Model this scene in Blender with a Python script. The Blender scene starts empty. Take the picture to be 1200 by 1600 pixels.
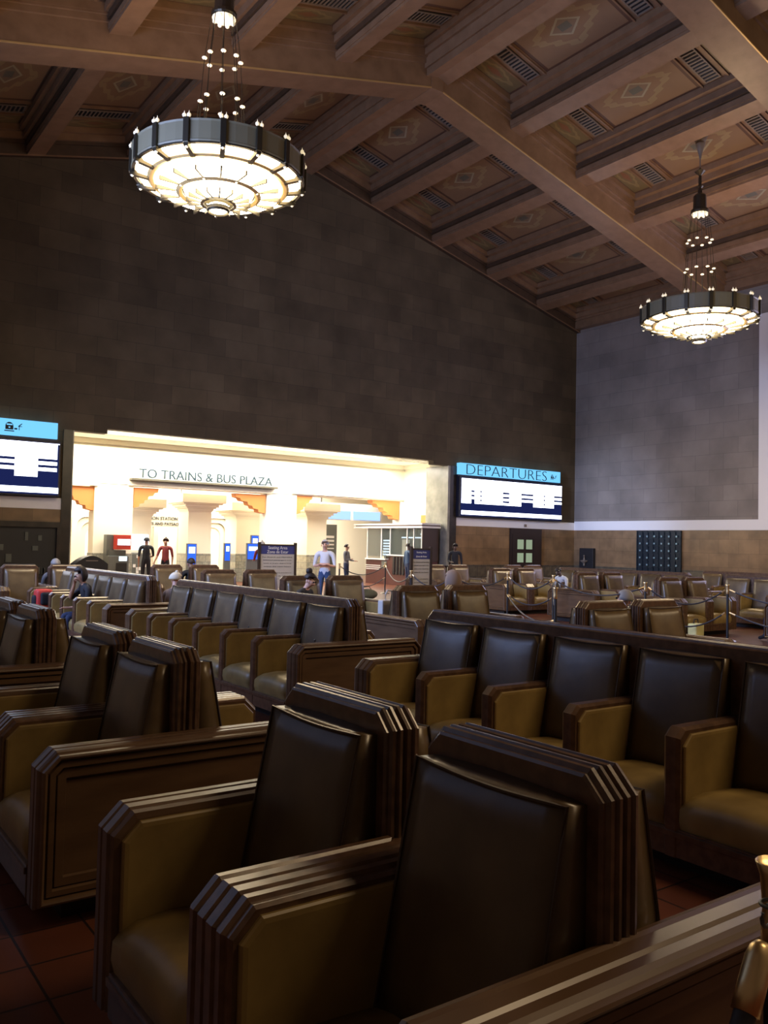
import bpy, bmesh, math, random
from mathutils import Vector, Matrix, Euler
random.seed(7)
PI = math.pi
SC = bpy.context.scene
COL = SC.collection

# ------------------------------------------------------------------ camera
YAW, PITCH, ROLL, HC = math.radians(35.697), math.radians(2.203), math.radians(1.25), 1.70
fw = Vector((math.sin(YAW)*math.cos(PITCH), math.cos(YAW)*math.cos(PITCH), math.sin(PITCH)))
r0 = Vector((math.cos(YAW), -math.sin(YAW), 0)); u0 = r0.cross(fw)
rr = r0*math.cos(ROLL)+u0*math.sin(ROLL); uu = u0*math.cos(ROLL)-r0*math.sin(ROLL)
cam = bpy.data.cameras.new('camera'); camo = bpy.data.objects.new('camera', cam); COL.objects.link(camo)
camo.matrix_world = Matrix(((rr.x, uu.x, -fw.x, 0), (rr.y, uu.y, -fw.y, 0), (rr.z, uu.z, -fw.z, HC), (0, 0, 0, 1)))
cam.sensor_fit = 'VERTICAL'; cam.sensor_height = 24.0; cam.lens = 1331.9/1600*24.0; cam.clip_start = 0.05; cam.clip_end = 200
SC.camera = camo
# ------------------------------------------------------------------ exposure, world
SC.view_settings.view_transform = 'Standard'
try: SC.view_settings.look = 'None'
except Exception: pass
SC.view_settings.gamma = 1; SC.view_settings.use_curve_mapping = False
SC.view_settings.exposure = 0.0
w = bpy.data.worlds.new('world'); SC.world = w; w.use_nodes = True
w.node_tree.nodes['Background'].inputs[0].default_value = (0.55, 0.65, 1, 1)
w.node_tree.nodes['Background'].inputs[1].default_value = 0.3

def area(name, loc, rot, sx, sy, power, col, spread=PI):
    l = bpy.data.lights.new(name, 'AREA'); l.shape = 'RECTANGLE'; l.size = sx; l.size_y = sy
    l.energy = power; l.color = col; l.spread = spread
    o = bpy.data.objects.new(name, l); COL.objects.link(o); o.location = loc; o.rotation_euler = rot
    return o
WARM = (1, .62, .30); COOL = (.50, .62, 1.0)
# daylight through the tall windows in the left wall and the right wall
area('window_daylight', (-1.35, 14.0, 6.0), (0, -PI/2, 0), 6.0, 9.0, 1350, (.40, .54, 1.0), math.radians(115))
area('window_daylight', (30.1, 13.2, 6.9), (0, PI/2, 0), 6.0, 6.4, 750, (.70, .66, 1.0))
area('front_fill', (19.0, -3.9, 7.0), (PI/2-.30, 0, 0), 16.0, 7.0, 640, (1, .80, .50), math.radians(125))  # unseen fill panel, added to warm the bench sides facing the viewer
# the other two chandeliers of the room, above and behind the viewer
for _x in (7.05, 22.75): area('chandelier_lamp', (_x, -.6, 8.6), (0, 0, 0), 2.6, 2.6, 300, (1, .72, .42))
# shaft of daylight that reaches the far corner of the right wall
_s = bpy.data.lights.new('window_shaft', 'SPOT'); _s.energy = 22000; _s.color = (.45, .58, 1); _s.spot_size = math.radians(16); _s.spot_blend = 1; _s.shadow_soft_size = .4
_o = bpy.data.objects.new('window_shaft', _s); COL.objects.link(_o); _o.location = (-1.2, 16.5, 6.5)
_o.rotation_euler = (Vector((30.3, 25.3, 2.6))-Vector((-1.2, 16.5, 6.5))).to_track_quat('-Z', 'Y').to_euler()
# lamps of the bright passage behind the end wall
area('passage_lamp', (15.0, 29.7, 5.05), (0, 0, 0), 14.5, 2.0, 1500, (1, .93, .80))
area('passage_lamp', (16.0, 35.2, 4.3), (0, 0, 0), 15.0, 5.5, 2400, (1, .93, .82))

# ------------------------------------------------------------------ materials
def new_mat(name):
    m = bpy.data.materials.new(name); m.use_nodes = True
    nt = m.node_tree; return m, nt, nt.nodes['Principled BSDF']
def mat(name, col, rough=.5, metal=0, emit=None, es=0, noise=None, nscale=8, bump=0, stretch=(1, 1, 1), coat=0, rand=0, spec=None):
    m, nt, b = new_mat(name); N = nt.nodes; L = nt.links
    b.inputs['Base Color'].default_value = (*col, 1); b.inputs['Roughness'].default_value = rough; b.inputs['Metallic'].default_value = metal
    if spec is not None: b.inputs['Specular IOR Level'].default_value = spec
    if coat: b.inputs['Coat Weight'].default_value = coat; b.inputs['Coat Roughness'].default_value = .18
    if emit: b.inputs['Emission Color'].default_value = (*emit, 1); b.inputs['Emission Strength'].default_value = es
    last = None
    if noise:
        tc = N.new('ShaderNodeTexCoord'); mp = N.new('ShaderNodeMapping'); mp.inputs['Scale'].default_value = stretch
        no = N.new('ShaderNodeTexNoise'); no.inputs['Scale'].default_value = nscale; no.inputs['Detail'].default_value = 5
        cr = N.new('ShaderNodeValToRGB'); cr.color_ramp.elements[0].position = .32; cr.color_ramp.elements[1].position = .7
        cr.color_ramp.elements[0].color = (*noise, 1); cr.color_ramp.elements[1].color = (*col, 1)
        L.new(tc.outputs['Object'], mp.inputs[0]); L.new(mp.outputs[0], no.inputs[0]); L.new(no.outputs['Fac'], cr.inputs[0])
        last = cr.outputs[0]
        if bump:
            bp = N.new('ShaderNodeBump'); bp.inputs['Strength'].default_value = bump; bp.inputs['Distance'].default_value = .02
            L.new(no.outputs['Fac'], bp.inputs['Height']); L.new(bp.outputs[0], b.inputs['Normal'])
    if rand:
        oi = N.new('ShaderNodeObjectInfo'); mr = N.new('ShaderNodeMapRange'); mr.inputs['To Min'].default_value = 1-rand; mr.inputs['To Max'].default_value = 1+rand
        hs = N.new('ShaderNodeHueSaturation')
        if last: L.new(last, hs.inputs['Color'])
        else: hs.inputs['Color'].default_value = (*col, 1)
        L.new(oi.outputs['Random'], mr.inputs[0]); L.new(mr.outputs[0], hs.inputs['Value']); last = hs.outputs[0]
    if last: L.new(last, b.inputs['Base Color'])
    return m
def emis(name, col, s):
    m = bpy.data.materials.new(name); m.use_nodes = True; nt = m.node_tree; nt.nodes.clear()
    e = nt.nodes.new('ShaderNodeEmission'); o = nt.nodes.new('ShaderNodeOutputMaterial'); e.inputs[0].default_value = (*col, 1); e.inputs[1].default_value = s
    nt.links.new(e.outputs[0], o.inputs[0]); return m
def brick_mat(name, c1, c2, mortar, bw, bh, plane='XZ', msize=.004, rough=.6, bump=.3, nmix=.5, nscale=3, offset=.5, c3=None):
    m, nt, b = new_mat(name); N = nt.nodes; L = nt.links
    tc = N.new('ShaderNodeTexCoord'); sx = N.new('ShaderNodeSeparateXYZ'); cx = N.new('ShaderNodeCombineXYZ')
    L.new(tc.outputs['Object'], sx.inputs[0]); L.new(sx.outputs[plane[0]], cx.inputs[0]); L.new(sx.outputs[plane[1]], cx.inputs[1])
    br = N.new('ShaderNodeTexBrick'); br.inputs['Scale'].default_value = 1; br.offset = offset
    br.inputs['Brick Width'].default_value = bw; br.inputs['Row Height'].default_value = bh; br.inputs['Mortar Size'].default_value = msize
    br.inputs['Color1'].default_value = (*c1, 1); br.inputs['Color2'].default_value = (*c2, 1); br.inputs['Mortar'].default_value = (*mortar, 1)
    L.new(cx.outputs[0], br.inputs['Vector'])
    no = N.new('ShaderNodeTexNoise'); no.inputs['Scale'].default_value = nscale; no.inputs['Detail'].default_value = 6
    L.new(tc.outputs['Object'], no.inputs[0])
    mx = N.new('ShaderNodeMixRGB'); mx.blend_type = 'MULTIPLY'; mx.inputs[0].default_value = nmix
    cr = N.new('ShaderNodeValToRGB'); cr.color_ramp.elements[0].position = .3; cr.color_ramp.elements[1].position = .75
    cr.color_ramp.elements[0].color = (*(c3 or (.45, .45, .45)), 1); cr.color_ramp.elements[1].color = (1.25, 1.25, 1.25, 1)
    L.new(no.outputs['Fac'], cr.inputs[0]); L.new(br.outputs['Color'], mx.inputs[1]); L.new(cr.outputs[0], mx.inputs[2]); L.new(mx.outputs[0], b.inputs['Base Color'])
    b.inputs['Roughness'].default_value = rough
    bp = N.new('ShaderNodeBump'); bp.inputs['Strength'].default_value = bump; bp.inputs['Distance'].default_value = .01; bp.invert = True
    L.new(br.outputs['Fac'], bp.inputs['Height']); L.new(bp.outputs[0], b.inputs['Normal'])
    return m

M = {}
M['wood'] = mat('walnut', (.150, .082, .045), .30, noise=(.070, .036, .020), nscale=6, stretch=(3, 3, 3), bump=.04, coat=.35)
M['wood_panel'] = mat('walnut_panel', (.135, .076, .038), .36, noise=(.09, .048, .024), nscale=3, stretch=(1, 1, 5), coat=.15)
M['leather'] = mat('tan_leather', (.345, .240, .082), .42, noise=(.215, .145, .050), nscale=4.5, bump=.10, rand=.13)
M['leather_dark'] = mat('tan_leather_shade', (.155, .105, .050), .31, noise=(.080, .050, .025), nscale=3.5, bump=.12, rand=.2)  # leather darkened to carry the shadow on the back cushions
M['piping'] = mat('piping', (.05, .03, .015), .4)
M['kick'] = mat('black_base', (.008, .008, .010), .5)
M['floor'] = brick_mat('terracotta', (.20, .065, .034), (.14, .045, .024), (.03, .02, .018), .30, .30, 'XY', .006, .28, .25, .6, 2, 0)
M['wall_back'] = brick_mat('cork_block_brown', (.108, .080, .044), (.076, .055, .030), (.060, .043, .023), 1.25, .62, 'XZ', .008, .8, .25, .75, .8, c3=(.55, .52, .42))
M['wall_right'] = brick_mat('cork_block_lit', (.27, .232, .198), (.23, .197, .168), (.18, .153, .135), 1.25, .62, 'YZ', .008, .8, .25, .6, .8, c3=(.6, .6, .6))  # cork colour raised to carry the cool daylight on the right wall
M['travertine'] = brick_mat('travertine', (.30, .185, .085), (.20, .12, .055), (.11, .07, .035), .85, .55, 'XZ', .005, .28, .1, .7, 1.6)
M['travertine_side'] = brick_mat('travertine_side', (.27, .165, .082), (.20, .12, .06), (.11, .07, .035), .85, .55, 'YZ', .005, .28, .1, .7, 1.6)
M['dado'] = brick_mat('dado_tile', (.10, .085, .055), (.16, .12, .07), (.03, .03, .03), .45, .45, 'XZ', .012, .35, .2, .8, 5)
M['plaster'] = mat('white_plaster', (.82, .80, .78), .7)
M['cream'] = mat('cream_plaster', (.88, .84, .68), .7)
M['stone'] = mat('grey_marble', (.30, .29, .24), .25, noise=(.18, .175, .145), nscale=2.5)
M['darkstone'] = mat('brown_marble', (.04, .03, .022), .25, noise=(.02, .016, .012), nscale=3)
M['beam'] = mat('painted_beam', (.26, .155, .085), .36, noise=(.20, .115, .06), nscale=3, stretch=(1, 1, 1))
M['beam_dark'] = mat('painted_beam_shade', (.085, .050, .027), .5, noise=(.06, .035, .019), nscale=4)  # beam colour darkened, shade of the purlin sides put into the paint
M['gilt'] = mat('gilt_bead', (.62, .42, .17), .35, metal=.4)
M['grille'] = mat('vent_slots', (.01, .011, .013), .7)
M['grille_frame'] = mat('vent_bar', (.20, .16, .12), .5)
M['brass'] = mat('brass', (.78, .60, .32), .34, metal=1)
M['bronze'] = mat('dark_bronze', (.10, .085, .06), .32, metal=.85)
M['bronze_drum'] = mat('drum_bronze', (.17, .145, .085), .5)
M['crystal'] = mat('crystal_knob', (.9, .86, .74), .12, emit=(1, .82, .5), es=.7)
M['lamp'] = emis('lamp_glass', (1, .80, .48), 9.0)
M['lamp2'] = emis('lamp_glass_bright', (1, .85, .58), 16.0)
M['black'] = mat('black', (.012, .012, .014), .45)
M['rope'] = mat('rope', (.035, .035, .045), .55)
M['screen_frame'] = mat('sign_case', (.010, .012, .03), .4)
M['screen_dark'] = emis('display_dark_blue', (.012, .018, .09), 1.0)
M['screen_row'] = emis('display_row', (.80, .84, 1.0), 4.5)
M['sign_cyan'] = emis('lit_header', (.16, .52, .88), 1.35)
M['sign_ink'] = mat('sign_ink', (.004, .012, .018), .6)
M['orange'] = mat('terracotta_orange', (.72, .26, .07), .6)
M['blue_letter'] = mat('blue_letters', (.006, .03, .045), .6)
M['ledge'] = mat('ledge', (.10, .09, .06), .5)
M['white'] = mat('white', (.75, .74, .70), .5)
M['red'] = mat('red_sheet', (.55, .05, .03), .4)
M['greymetal'] = mat('grey_metal', (.14, .15, .14), .4, metal=.3)
M['glass'] = mat('glass', (.07, .10, .10), .08)
M['glass'].node_tree.nodes['Principled BSDF'].inputs['Alpha'].default_value = .35
M['maroon'] = mat('maroon_laminate', (.085, .030, .026), .35)
M['sign_navy'] = mat('navy', (.028, .035, .16), .5)
M['sign_paper'] = mat('sign_paper', (.46, .43, .37), .6)
M['lit_blue'] = emis('lit_blue', (.03, .12, .8), 1.5)
M['lit_white'] = emis('lit_screen', (.7, .85, 1), 2.2)
M['tile'] = brick_mat('talavera_tile', (.42, .40, .30), (.34, .35, .30), (.20, .22, .2), .28, .28, 'XZ', .012, .3, .1, .6, 9)
M['window_pane'] = emis('daylight_pane', (.5, .62, 1), .5)
M['bronze_grille'] = mat('blue_black_iron', (.012, .022, .035), .35, metal=.4)
M['grille_stud'] = mat('grille_stud', (.25, .38, .45), .4, metal=.6)
M['doorglass'] = emis('lit_door_pane', (.50, .62, .42), .55)
M['door'] = mat('dark_door_wood', (.028, .015, .010), .4)
SK = {k: mat('skin_'+k, c, .5) for k, c in dict(light=(.62, .36, .25), tan=(.42, .22, .13), dark=(.09, .05, .035)).items()}
CL = {k: mat('cloth_'+k, c, .8) for k, c in dict(black=(.012, .012, .015), navy=(.02, .03, .07), white=(.62, .64, .68), denim=(.035, .07, .17), red=(.22, .03, .03),
      grey=(.16, .16, .17), tan=(.25, .17, .12), cream=(.70, .62, .46), olive=(.11, .11, .06), blue=(.05, .09, .16), brown=(.05, .03, .02), offwhite=(.55, .52, .48)).items()}
HAIR = {k: mat('hair_'+k, c, .6) for k, c in dict(dark=(.018, .010, .007), grey=(.30, .28, .26), white=(.55, .52, .46), brown=(.07, .035, .02)).items()}

# painted ceiling panels: uv decides the pattern
def ceil_mat(name, ground, ground2, a, bcol, kind):
    m, nt, b = new_mat(name); N = nt.nodes; L = nt.links
    uv = N.new('ShaderNodeUVMap'); uv.uv_map = 'UVMap'; sx = N.new('ShaderNodeSeparateXYZ'); L.new(uv.outputs[0], sx.inputs[0])
    def mth(op, x, y=None):
        n = N.new('ShaderNodeMath'); n.operation = op
        for i, v in enumerate((x, y)):
            if v is None: continue
            if isinstance(v, (int, float)): n.inputs[i].default_value = v
            else: L.new(v, n.inputs[i])
        return n.outputs[0]
    ax = mth('ABSOLUTE', sx.outputs[0]); ay = mth('ABSOLUTE', sx.outputs[1])
    dia = mth('ADD', ax, ay); mxx = mth('MAXIMUM', ax, ay)
    no = N.new('ShaderNodeTexNoise'); no.inputs['Scale'].default_value = 1.6; tc = N.new('ShaderNodeTexCoord'); L.new(tc.outputs['Object'], no.inputs[0])
    base = N.new('ShaderNodeMixRGB'); L.new(no.outputs['Fac'], base.inputs[0]); base.inputs[1].default_value = (*ground, 1); base.inputs[2].default_value = (*ground2, 1)
    def layer(cur, mask, col):
        n = N.new('ShaderNodeMixRGB'); L.new(mask, n.inputs[0]); L.new(cur, n.inputs[1]); n.inputs[2].default_value = (*col, 1); return n.outputs[0]
    cur = base.outputs[0]
    wob = mth('MULTIPLY', mth('SINE', mth('MULTIPLY', ax, 26.0)), .05)
    if kind == 'center':
        ring = mth('MULTIPLY', mth('LESS_THAN', mth('ADD', dia, wob), .80), mth('GREATER_THAN', mth('ADD', dia, wob), .62)); cur = layer(cur, ring, a)
        cur = layer(cur, mth('LESS_THAN', mxx, .20), a)
        cur = layer(cur, mth('LESS_THAN', dia, .36), bcol)
        cur = layer(cur, mth('LESS_THAN', dia, .29), (.22, .16, .10))
        cur = layer(cur, mth('LESS_THAN', mxx, .12), (.13, .13, .10))
    else:
        ring = mth('MULTIPLY', mth('LESS_THAN', mth('ADD', dia, wob), .85), mth('GREATER_THAN', mth('ADD', dia, wob), .60)); cur = layer(cur, ring, a)
        cur = layer(cur, mth('LESS_THAN', dia, .36), bcol)
    edge = mth('GREATER_THAN', mxx, .93); cur = layer(cur, edge, (.10, .05, .03))
    L.new(cur, b.inputs['Base Color']); b.inputs['Roughness'].default_value = .42
    return m
M['pc'] = ceil_mat('painted_centre', (.27, .17, .085), (.21, .13, .075), (.30, .22, .11), (.34, .31, .20), 'center')
M['ps'] = ceil_mat('painted_small', (.20, .155, .07), (.16, .12, .055), (.26, .20, .09), (.22, .10, .05), 'small')

# ------------------------------------------------------------------ mesh helpers
def mesh_obj(name, bm, mats, parent=None, loc=None, smooth=False, uv=False):
    me = bpy.data.meshes.new(name); bmesh.ops.recalc_face_normals(bm, faces=bm.faces); bm.to_mesh(me); bm.free()
    if not isinstance(mats, (list, tuple)): mats = [mats]
    for m in mats: me.materials.append(m)
    if smooth:
        for p in me.polygons: p.use_smooth = True
    o = bpy.data.objects.new(name, me); COL.objects.link(o)
    if parent: o.parent = parent
    if loc: o.location = loc
    return o
def box(bm, x0, x1, y0, y1, z0, z1, mi=0, bev=0, seg=2):
    vs = [bm.verts.new(p) for p in ((x0, y0, z0), (x1, y0, z0), (x1, y1, z0), (x0, y1, z0), (x0, y0, z1), (x1, y0, z1), (x1, y1, z1), (x0, y1, z1))]
    fs = [bm.faces.new([vs[i] for i in f]) for f in ((0, 3, 2, 1), (4, 5, 6, 7), (0, 1, 5, 4), (1, 2, 6, 5), (2, 3, 7, 6), (3, 0, 4, 7))]
    for f in fs: f.material_index = mi
    if bev:
        es = list({e for f in fs for e in f.edges}); r = bmesh.ops.bevel(bm, geom=es, offset=bev, segments=seg, affect='EDGES', profile=.6)
        for f in r['faces']: f.material_index = mi
def prism(bm, pts, d0, d1, axis='y', mi=0, slant=None):
    """extrude polygon pts (a,b) along axis"""
    def P(a, b, d):
        return {'y': (a, d, b), 'x': (d, a, b), 'z': (a, b, d)}[axis]
    A = [bm.verts.new(P(a, b, d0)) for a, b in pts]; B = [bm.verts.new(P(a, b, d1)) for a, b in pts]
    n = len(pts); fs = [bm.faces.new(A), bm.faces.new(B[::-1])]
    for i in range(n): fs.append(bm.faces.new((A[i], B[i], B[(i+1) % n], A[(i+1) % n])))
    for f in fs: f.material_index = mi
def inset(pts, d):
    n = len(pts); out = []
    for i in range(n):
        p0 = Vector(pts[i-1]); p1 = Vector(pts[i]); p2 = Vector(pts[(i+1) % n])
        e1 = (p1-p0).normalized(); e2 = (p2-p1).normalized()
        n1 = Vector((-e1.y, e1.x)); n2 = Vector((-e2.y, e2.x))
        k = 1+n1.dot(n2)
        out.append(tuple(p1+(n1+n2)*(d/k)))
    return out
def moulded(bm, pts, prof, axis='y', mi=0, zmin=None):
    """loft of insets of the outline pts (counter clockwise) along axis; prof = [(d, inset)]; ends capped"""
    rings = []
    for d, ins in prof:
        q = inset(pts, ins) if ins else pts
        if zmin is not None: q = [(a, max(b, zmin) if pts[i][1] > zmin+1e-6 else zmin) for i, (a, b) in enumerate(q)]
        P = [{'y': (a, d, b), 'x': (d, a, b)}[axis] for a, b in q]
        rings.append([bm.verts.new(p) for p in P])
    n = len(pts)
    for A, B in zip(rings, rings[1:]):
        for i in range(n):
            f = bm.faces.new((A[i], A[(i+1) % n], B[(i+1) % n], B[i])); f.material_index = mi
    f = bm.faces.new(rings[0]); f.material_index = mi; f = bm.faces.new(rings[-1][::-1]); f.material_index = mi
def lathe(bm, prof, seg=16, cen=(0, 0, 0), mi=0, cap=True):
    rings = []
    for r, z in prof:
        rings.append([bm.verts.new((cen[0]+r*math.cos(2*PI*i/seg), cen[1]+r*math.sin(2*PI*i/seg), cen[2]+z)) for i in range(seg)])
    for A, B in zip(rings, rings[1:]):
        for i in range(seg): bm.faces.new((A[i], A[(i+1) % seg], B[(i+1) % seg], B[i])).material_index = mi
    if cap:
        if prof[0][0] > 1e-5: bm.faces.new(rings[0][::-1]).material_index = mi
        if prof[-1][0] > 1e-5: bm.faces.new(rings[-1]).material_index = mi
def tube(bm, pts, r, seg=8, mi=0):
    pts = [Vector(p) for p in pts]; rings = []
    for i, p in enumerate(pts):
        t = (pts[min(i+1, len(pts)-1)]-pts[max(i-1, 0)]).normalized()
        a = t.cross(Vector((0, 0, 1)));
        if a.length < .05: a = t.cross(Vector((1, 0, 0)))
        a.normalize(); b = t.cross(a); ri = r[i] if isinstance(r, (list, tuple)) else r
        rings.append([bm.verts.new(p+(a*math.cos(2*PI*k/seg)+b*math.sin(2*PI*k/seg))*ri) for k in range(seg)])
    for A, B in zip(rings, rings[1:]):
        for k in range(seg): bm.faces.new((A[k], A[(k+1) % seg], B[(k+1) % seg], B[k])).material_index = mi
    bm.faces.new(rings[0][::-1]).material_index = mi; bm.faces.new(rings[-1]).material_index = mi
def ball(bm, c, r, sc=(1, 1, 1), mi=0, seg=12, rings=8):
    g = bmesh.ops.create_uvsphere(bm, u_segments=seg, v_segments=rings, radius=r)
    for v in g['verts']: v.co = Vector((v.co.x*sc[0]+c[0], v.co.y*sc[1]+c[1], v.co.z*sc[2]+c[2]))
    for f in {f for v in g['verts'] for f in v.link_faces}: f.material_index = mi; f.smooth = True
def empty(name, loc=(0, 0, 0), rz=0):
    o = bpy.data.objects.new(name, None); COL.objects.link(o); o.location = loc; o.rotation_euler = (0, 0, rz); o.empty_display_size = .2; return o
def tag(o, label, cat, group=None):
    o['label'] = label; o['category'] = cat
    if group: o['group'] = group
    return o
def struct(name, bm, m, parent=None, smooth=False):
    o = mesh_obj(name, bm, m, parent, smooth=smooth)
    if not parent: o['kind'] = 'structure'
    return o
def copy_tree(o, parent=None):
    c = o.copy(); COL.objects.link(c)
    if parent: c.parent = parent; c.matrix_parent_inverse = o.matrix_parent_inverse
    for ch in list(o.children): copy_tree(ch, c)
    return c
def text(body, width, m, parent, name='lettering', height=None, extrude=.01, bold=0):
    cu = bpy.data.curves.new(name, 'FONT'); cu.body = body; cu.extrude = extrude; cu.align_x = 'CENTER'; cu.align_y = 'CENTER'; cu.offset = bold; cu.resolution_u = 3
    t = bpy.data.objects.new(name, cu); COL.objects.link(t); bpy.context.view_layer.update()
    dg = bpy.context.evaluated_depsgraph_get(); me = bpy.data.meshes.new_from_object(t.evaluated_get(dg)); bpy.data.objects.remove(t)
    xs = [v.co.x for v in me.vertices]; ys = [v.co.y for v in me.vertices]; sx = width/(max(xs)-min(xs)); cx = (max(xs)+min(xs))/2; cy = (max(ys)+min(ys))/2
    sy = (height/(max(ys)-min(ys))) if height else sx
    for v in me.vertices: v.co = Vector(((v.co.x-cx)*sx, v.co.z, (v.co.y-cy)*sy))
    me.materials.clear(); me.materials.append(m)
    o = bpy.data.objects.new(name, me); COL.objects.link(o); o.parent = parent; return o

# ------------------------------------------------------------------ room shell
XL, XR, YB, YF = -1.6, 30.3, 27.0, -4.2
XC, SL = 15.35, .251
def zc(x, z0): return z0-.06-SL*abs(x-XC)
bm = bmesh.new(); box(bm, XL-.3, XR+.3, YF-.3, 45, -.2, 0); struct('floor', bm, M['floor'])
OX0, OX1, OZ = 7.49, 22.6, 5.05
# end wall, upper part, with stepped head of the wide opening
bm = bmesh.new()
T = .12
def wallpoly(pts): prism(bm, pts, YB, YB+.35, 'y')
wallpoly([(XL, 2.9), (OX0, 2.9), (OX0, OZ-.02), (OX0+1.05, OZ-.02), (OX0+1.05, OZ+.13), (OX1-.75, OZ+.13), (OX1-.75, OZ-.02), (OX1, OZ-.02), (OX1, 2.9), (XR, 2.9), (XR, zc(XR, 17)), (XC, 17), (XL, zc(XL, 17))])
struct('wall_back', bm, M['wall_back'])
bm = bmesh.new()
box(bm, XL, OX0-.02, YB-.01, YB+.35, .95, 2.56); box(bm, OX1+.45, XR, YB-.01, YB+.35, .95, 2.56); struct('wall_back_wainscot', bm, M['travertine'])
bm = bmesh.new(); box(bm, XL, OX0-.3, YB-.03, YB+.3, 2.56, 2.91, bev=.01); box(bm, OX1+.45, XR, YB-.03, YB+.3, 2.56, 2.91, bev=.01); struct('trim_1', bm, M['plaster'])
bm = bmesh.new(); box(bm, XL, OX0-.02, YB-.04, YB+.35, 0, .95); box(bm, OX1+.02, XR-.02, YB-.04, YB+.35, 0, .95); struct('baseboard_back', bm, M['dado'])
# opening jambs
bm = bmesh.new(); box(bm, OX1-.015, OX1+.16, YB-.05, YB+1.4, .9, OZ-.03, 0); box(bm, OX0-.16, OX0+.015, YB-.05, YB+1.4, .9, OZ-.02, 0); struct('trim_2', bm, M['stone'])
bm = bmesh.new(); box(bm, OX1-.03, OX1+.45, YB-.07, YB+1.4, 0, .9); box(bm, OX0-.3, OX0+.01, YB-.07, YB+1.4, 0, .9)
box(bm, OX1+.10, OX1+.45, YB-.06, YB, .9, OZ-.02); box(bm, OX0-.30, OX0-.02, YB-.06, YB, .9, OZ-.02); struct('trim_3', bm, M['darkstone'])
bm = bmesh.new(); box(bm, OX0-.3, OX1+.3, YB+.30, YB+1.4, OZ+.13, OZ+.4); struct('trim_4', bm, M['stone'])
# right wall
bm = bmesh.new()
box(bm, XR, XR+.3, YF, 10.3, 2.9, 13); box(bm, XR, XR+.3, 10.3, 16.6, 10.2, 13); box(bm, XR, XR+.3, 16.6, YB+.35, 2.9, 13); box(bm, XR, XR+.3, 10.3, 16.6, 2.9, 3.7)
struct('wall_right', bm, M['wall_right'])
bm = bmesh.new(); box(bm, XR-.01, XR+.3, YF, YB, .95, 2.56); struct('wall_right_wainscot', bm, M['travertine_side'])
bm = bmesh.new(); box(bm, XR-.04, XR+.28, YF, YB-.03, 2.56, 2.97, bev=.01)
box(bm, XR-.04, XR+.1, 16.6, 17.88, 2.97, 10.8); box(bm, XR-.04, XR+.1, 9.1, 10.3, 2.97, 10.8); box(bm, XR-.04, XR+.1, 10.3, 16.6, 10.0, 10.8); struct('trim_5', bm, M['plaster'])
bm = bmesh.new(); box(bm, XR-.03, XR+.3, YF, YB-.04, 0, .95); struct('baseboard_right', bm, M['dado'])
win = bmesh.new()
box(win, XR+.12, XR+.16, 10.3, 16.6, 3.7, 10.2); wo = struct('window_1', win, M['window_pane'])
bm = bmesh.new()
for k in range(7): box(bm, XR+.04, XR+.11, 10.3+k*1.05-.03, 10.3+k*1.05+.03, 3.7, 10.0)
for k in range(7): box(bm, XR+.04, XR+.11, 10.3, 16.6, 3.7+k*1.05-.02, 3.7+k*1.05+.02)
mesh_obj('glazing_bars', bm, M['black'], wo)
# left wall (out of view) with tall windows, front wall
bm = bmesh.new(); box(bm, XL-.3, XL, YF, YB+.35, 0, 2.9); box(bm, XL-.3, XL, YF, YB+.35, 9.2, 13)
for a, b_ in ((YF, 6), (9.4, 10.6), (14, 15), (18.4, YB+.35)): box(bm, XL-.3, XL, a, b_, 2.9, 9.2)
struct('wall_left', bm, M['wall_right'])
for n, (a, b_) in enumerate(((6, 9.4), (10.6, 14), (15, 18.4))):
    bm = bmesh.new(); box(bm, XL-.2, XL-.16, a, b_, 2.9, 9.2); struct('window_%d' % (n+2), bm, M['window_pane'])
bm = bmesh.new(); box(bm, XL, XR, YF-.3, YF, 0, 13); prism(bm, [(XL, 13), (XR, 13), (XC, 17)], YF-.3, YF); struct('wall_front', bm, M['wall_right'])

# ------------------------------------------------------------------ ceiling
TR = [(-3.7, -2.8), (3.9, 4.8), (11.5, 12.4), (19.15, 20.05)]
PUR = [18.3+3.03*k for k in range(4)]                      # left edges right of the ridge
PW = .58
bm = bmesh.new()
for sgn in (1, -1):
    x0, x1 = XC, (XR+.3 if sgn > 0 else XL-.3)
    vs = [bm.verts.new(p) for p in ((x0, YF-.3, zc(x0, 16.75)), (x1, YF-.3, zc(x1, 16.75)), (x1, YB+.35, zc(x1, 16.75)), (x0, YB+.35, zc(x0, 16.75)))]
    vt = [bm.verts.new(v.co+Vector((0, 0, .2))) for v in vs]
    bm.faces.new(vs); bm.faces.new(vt[::-1])
    for i in range(4): bm.faces.new((vs[i], vt[i], vt[(i+1) % 4], vs[(i+1) % 4]))
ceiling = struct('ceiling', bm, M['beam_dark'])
def sloped(bm, x0, x1, y0, y1, z0a, z0b, mi=0, uvl=None):
    """slab that follows the roof slope; z0a/z0b = height at the ridge of lower and upper faces"""
    vs = []
    for z0 in (z0a, z0b):
        for x, y in ((x0, y0), (x1, y0), (x1, y1), (x0, y1)): vs.append(bm.verts.new((x, y, zc(x, z0))))
    for f in ((0, 3, 2, 1), (4, 5, 6, 7), (0, 1, 5, 4), (1, 2, 6, 5), (2, 3, 7, 6), (3, 0, 4, 7)):
        fc = bm.faces.new([vs[i] for i in f]); fc.material_index = mi
        if uvl and f == (0, 3, 2, 1):
            for lp, c in zip(fc.loops, ((-1, -1), (-1, 1), (1, 1), (1, -1))): lp[uvl].uv = c
edgesR = [(XC+.45, PUR[0])]+[(PUR[k]+PW, PUR[k+1]) for k in range(3)]+[(PUR[3]+PW, XR-.35)]
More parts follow.
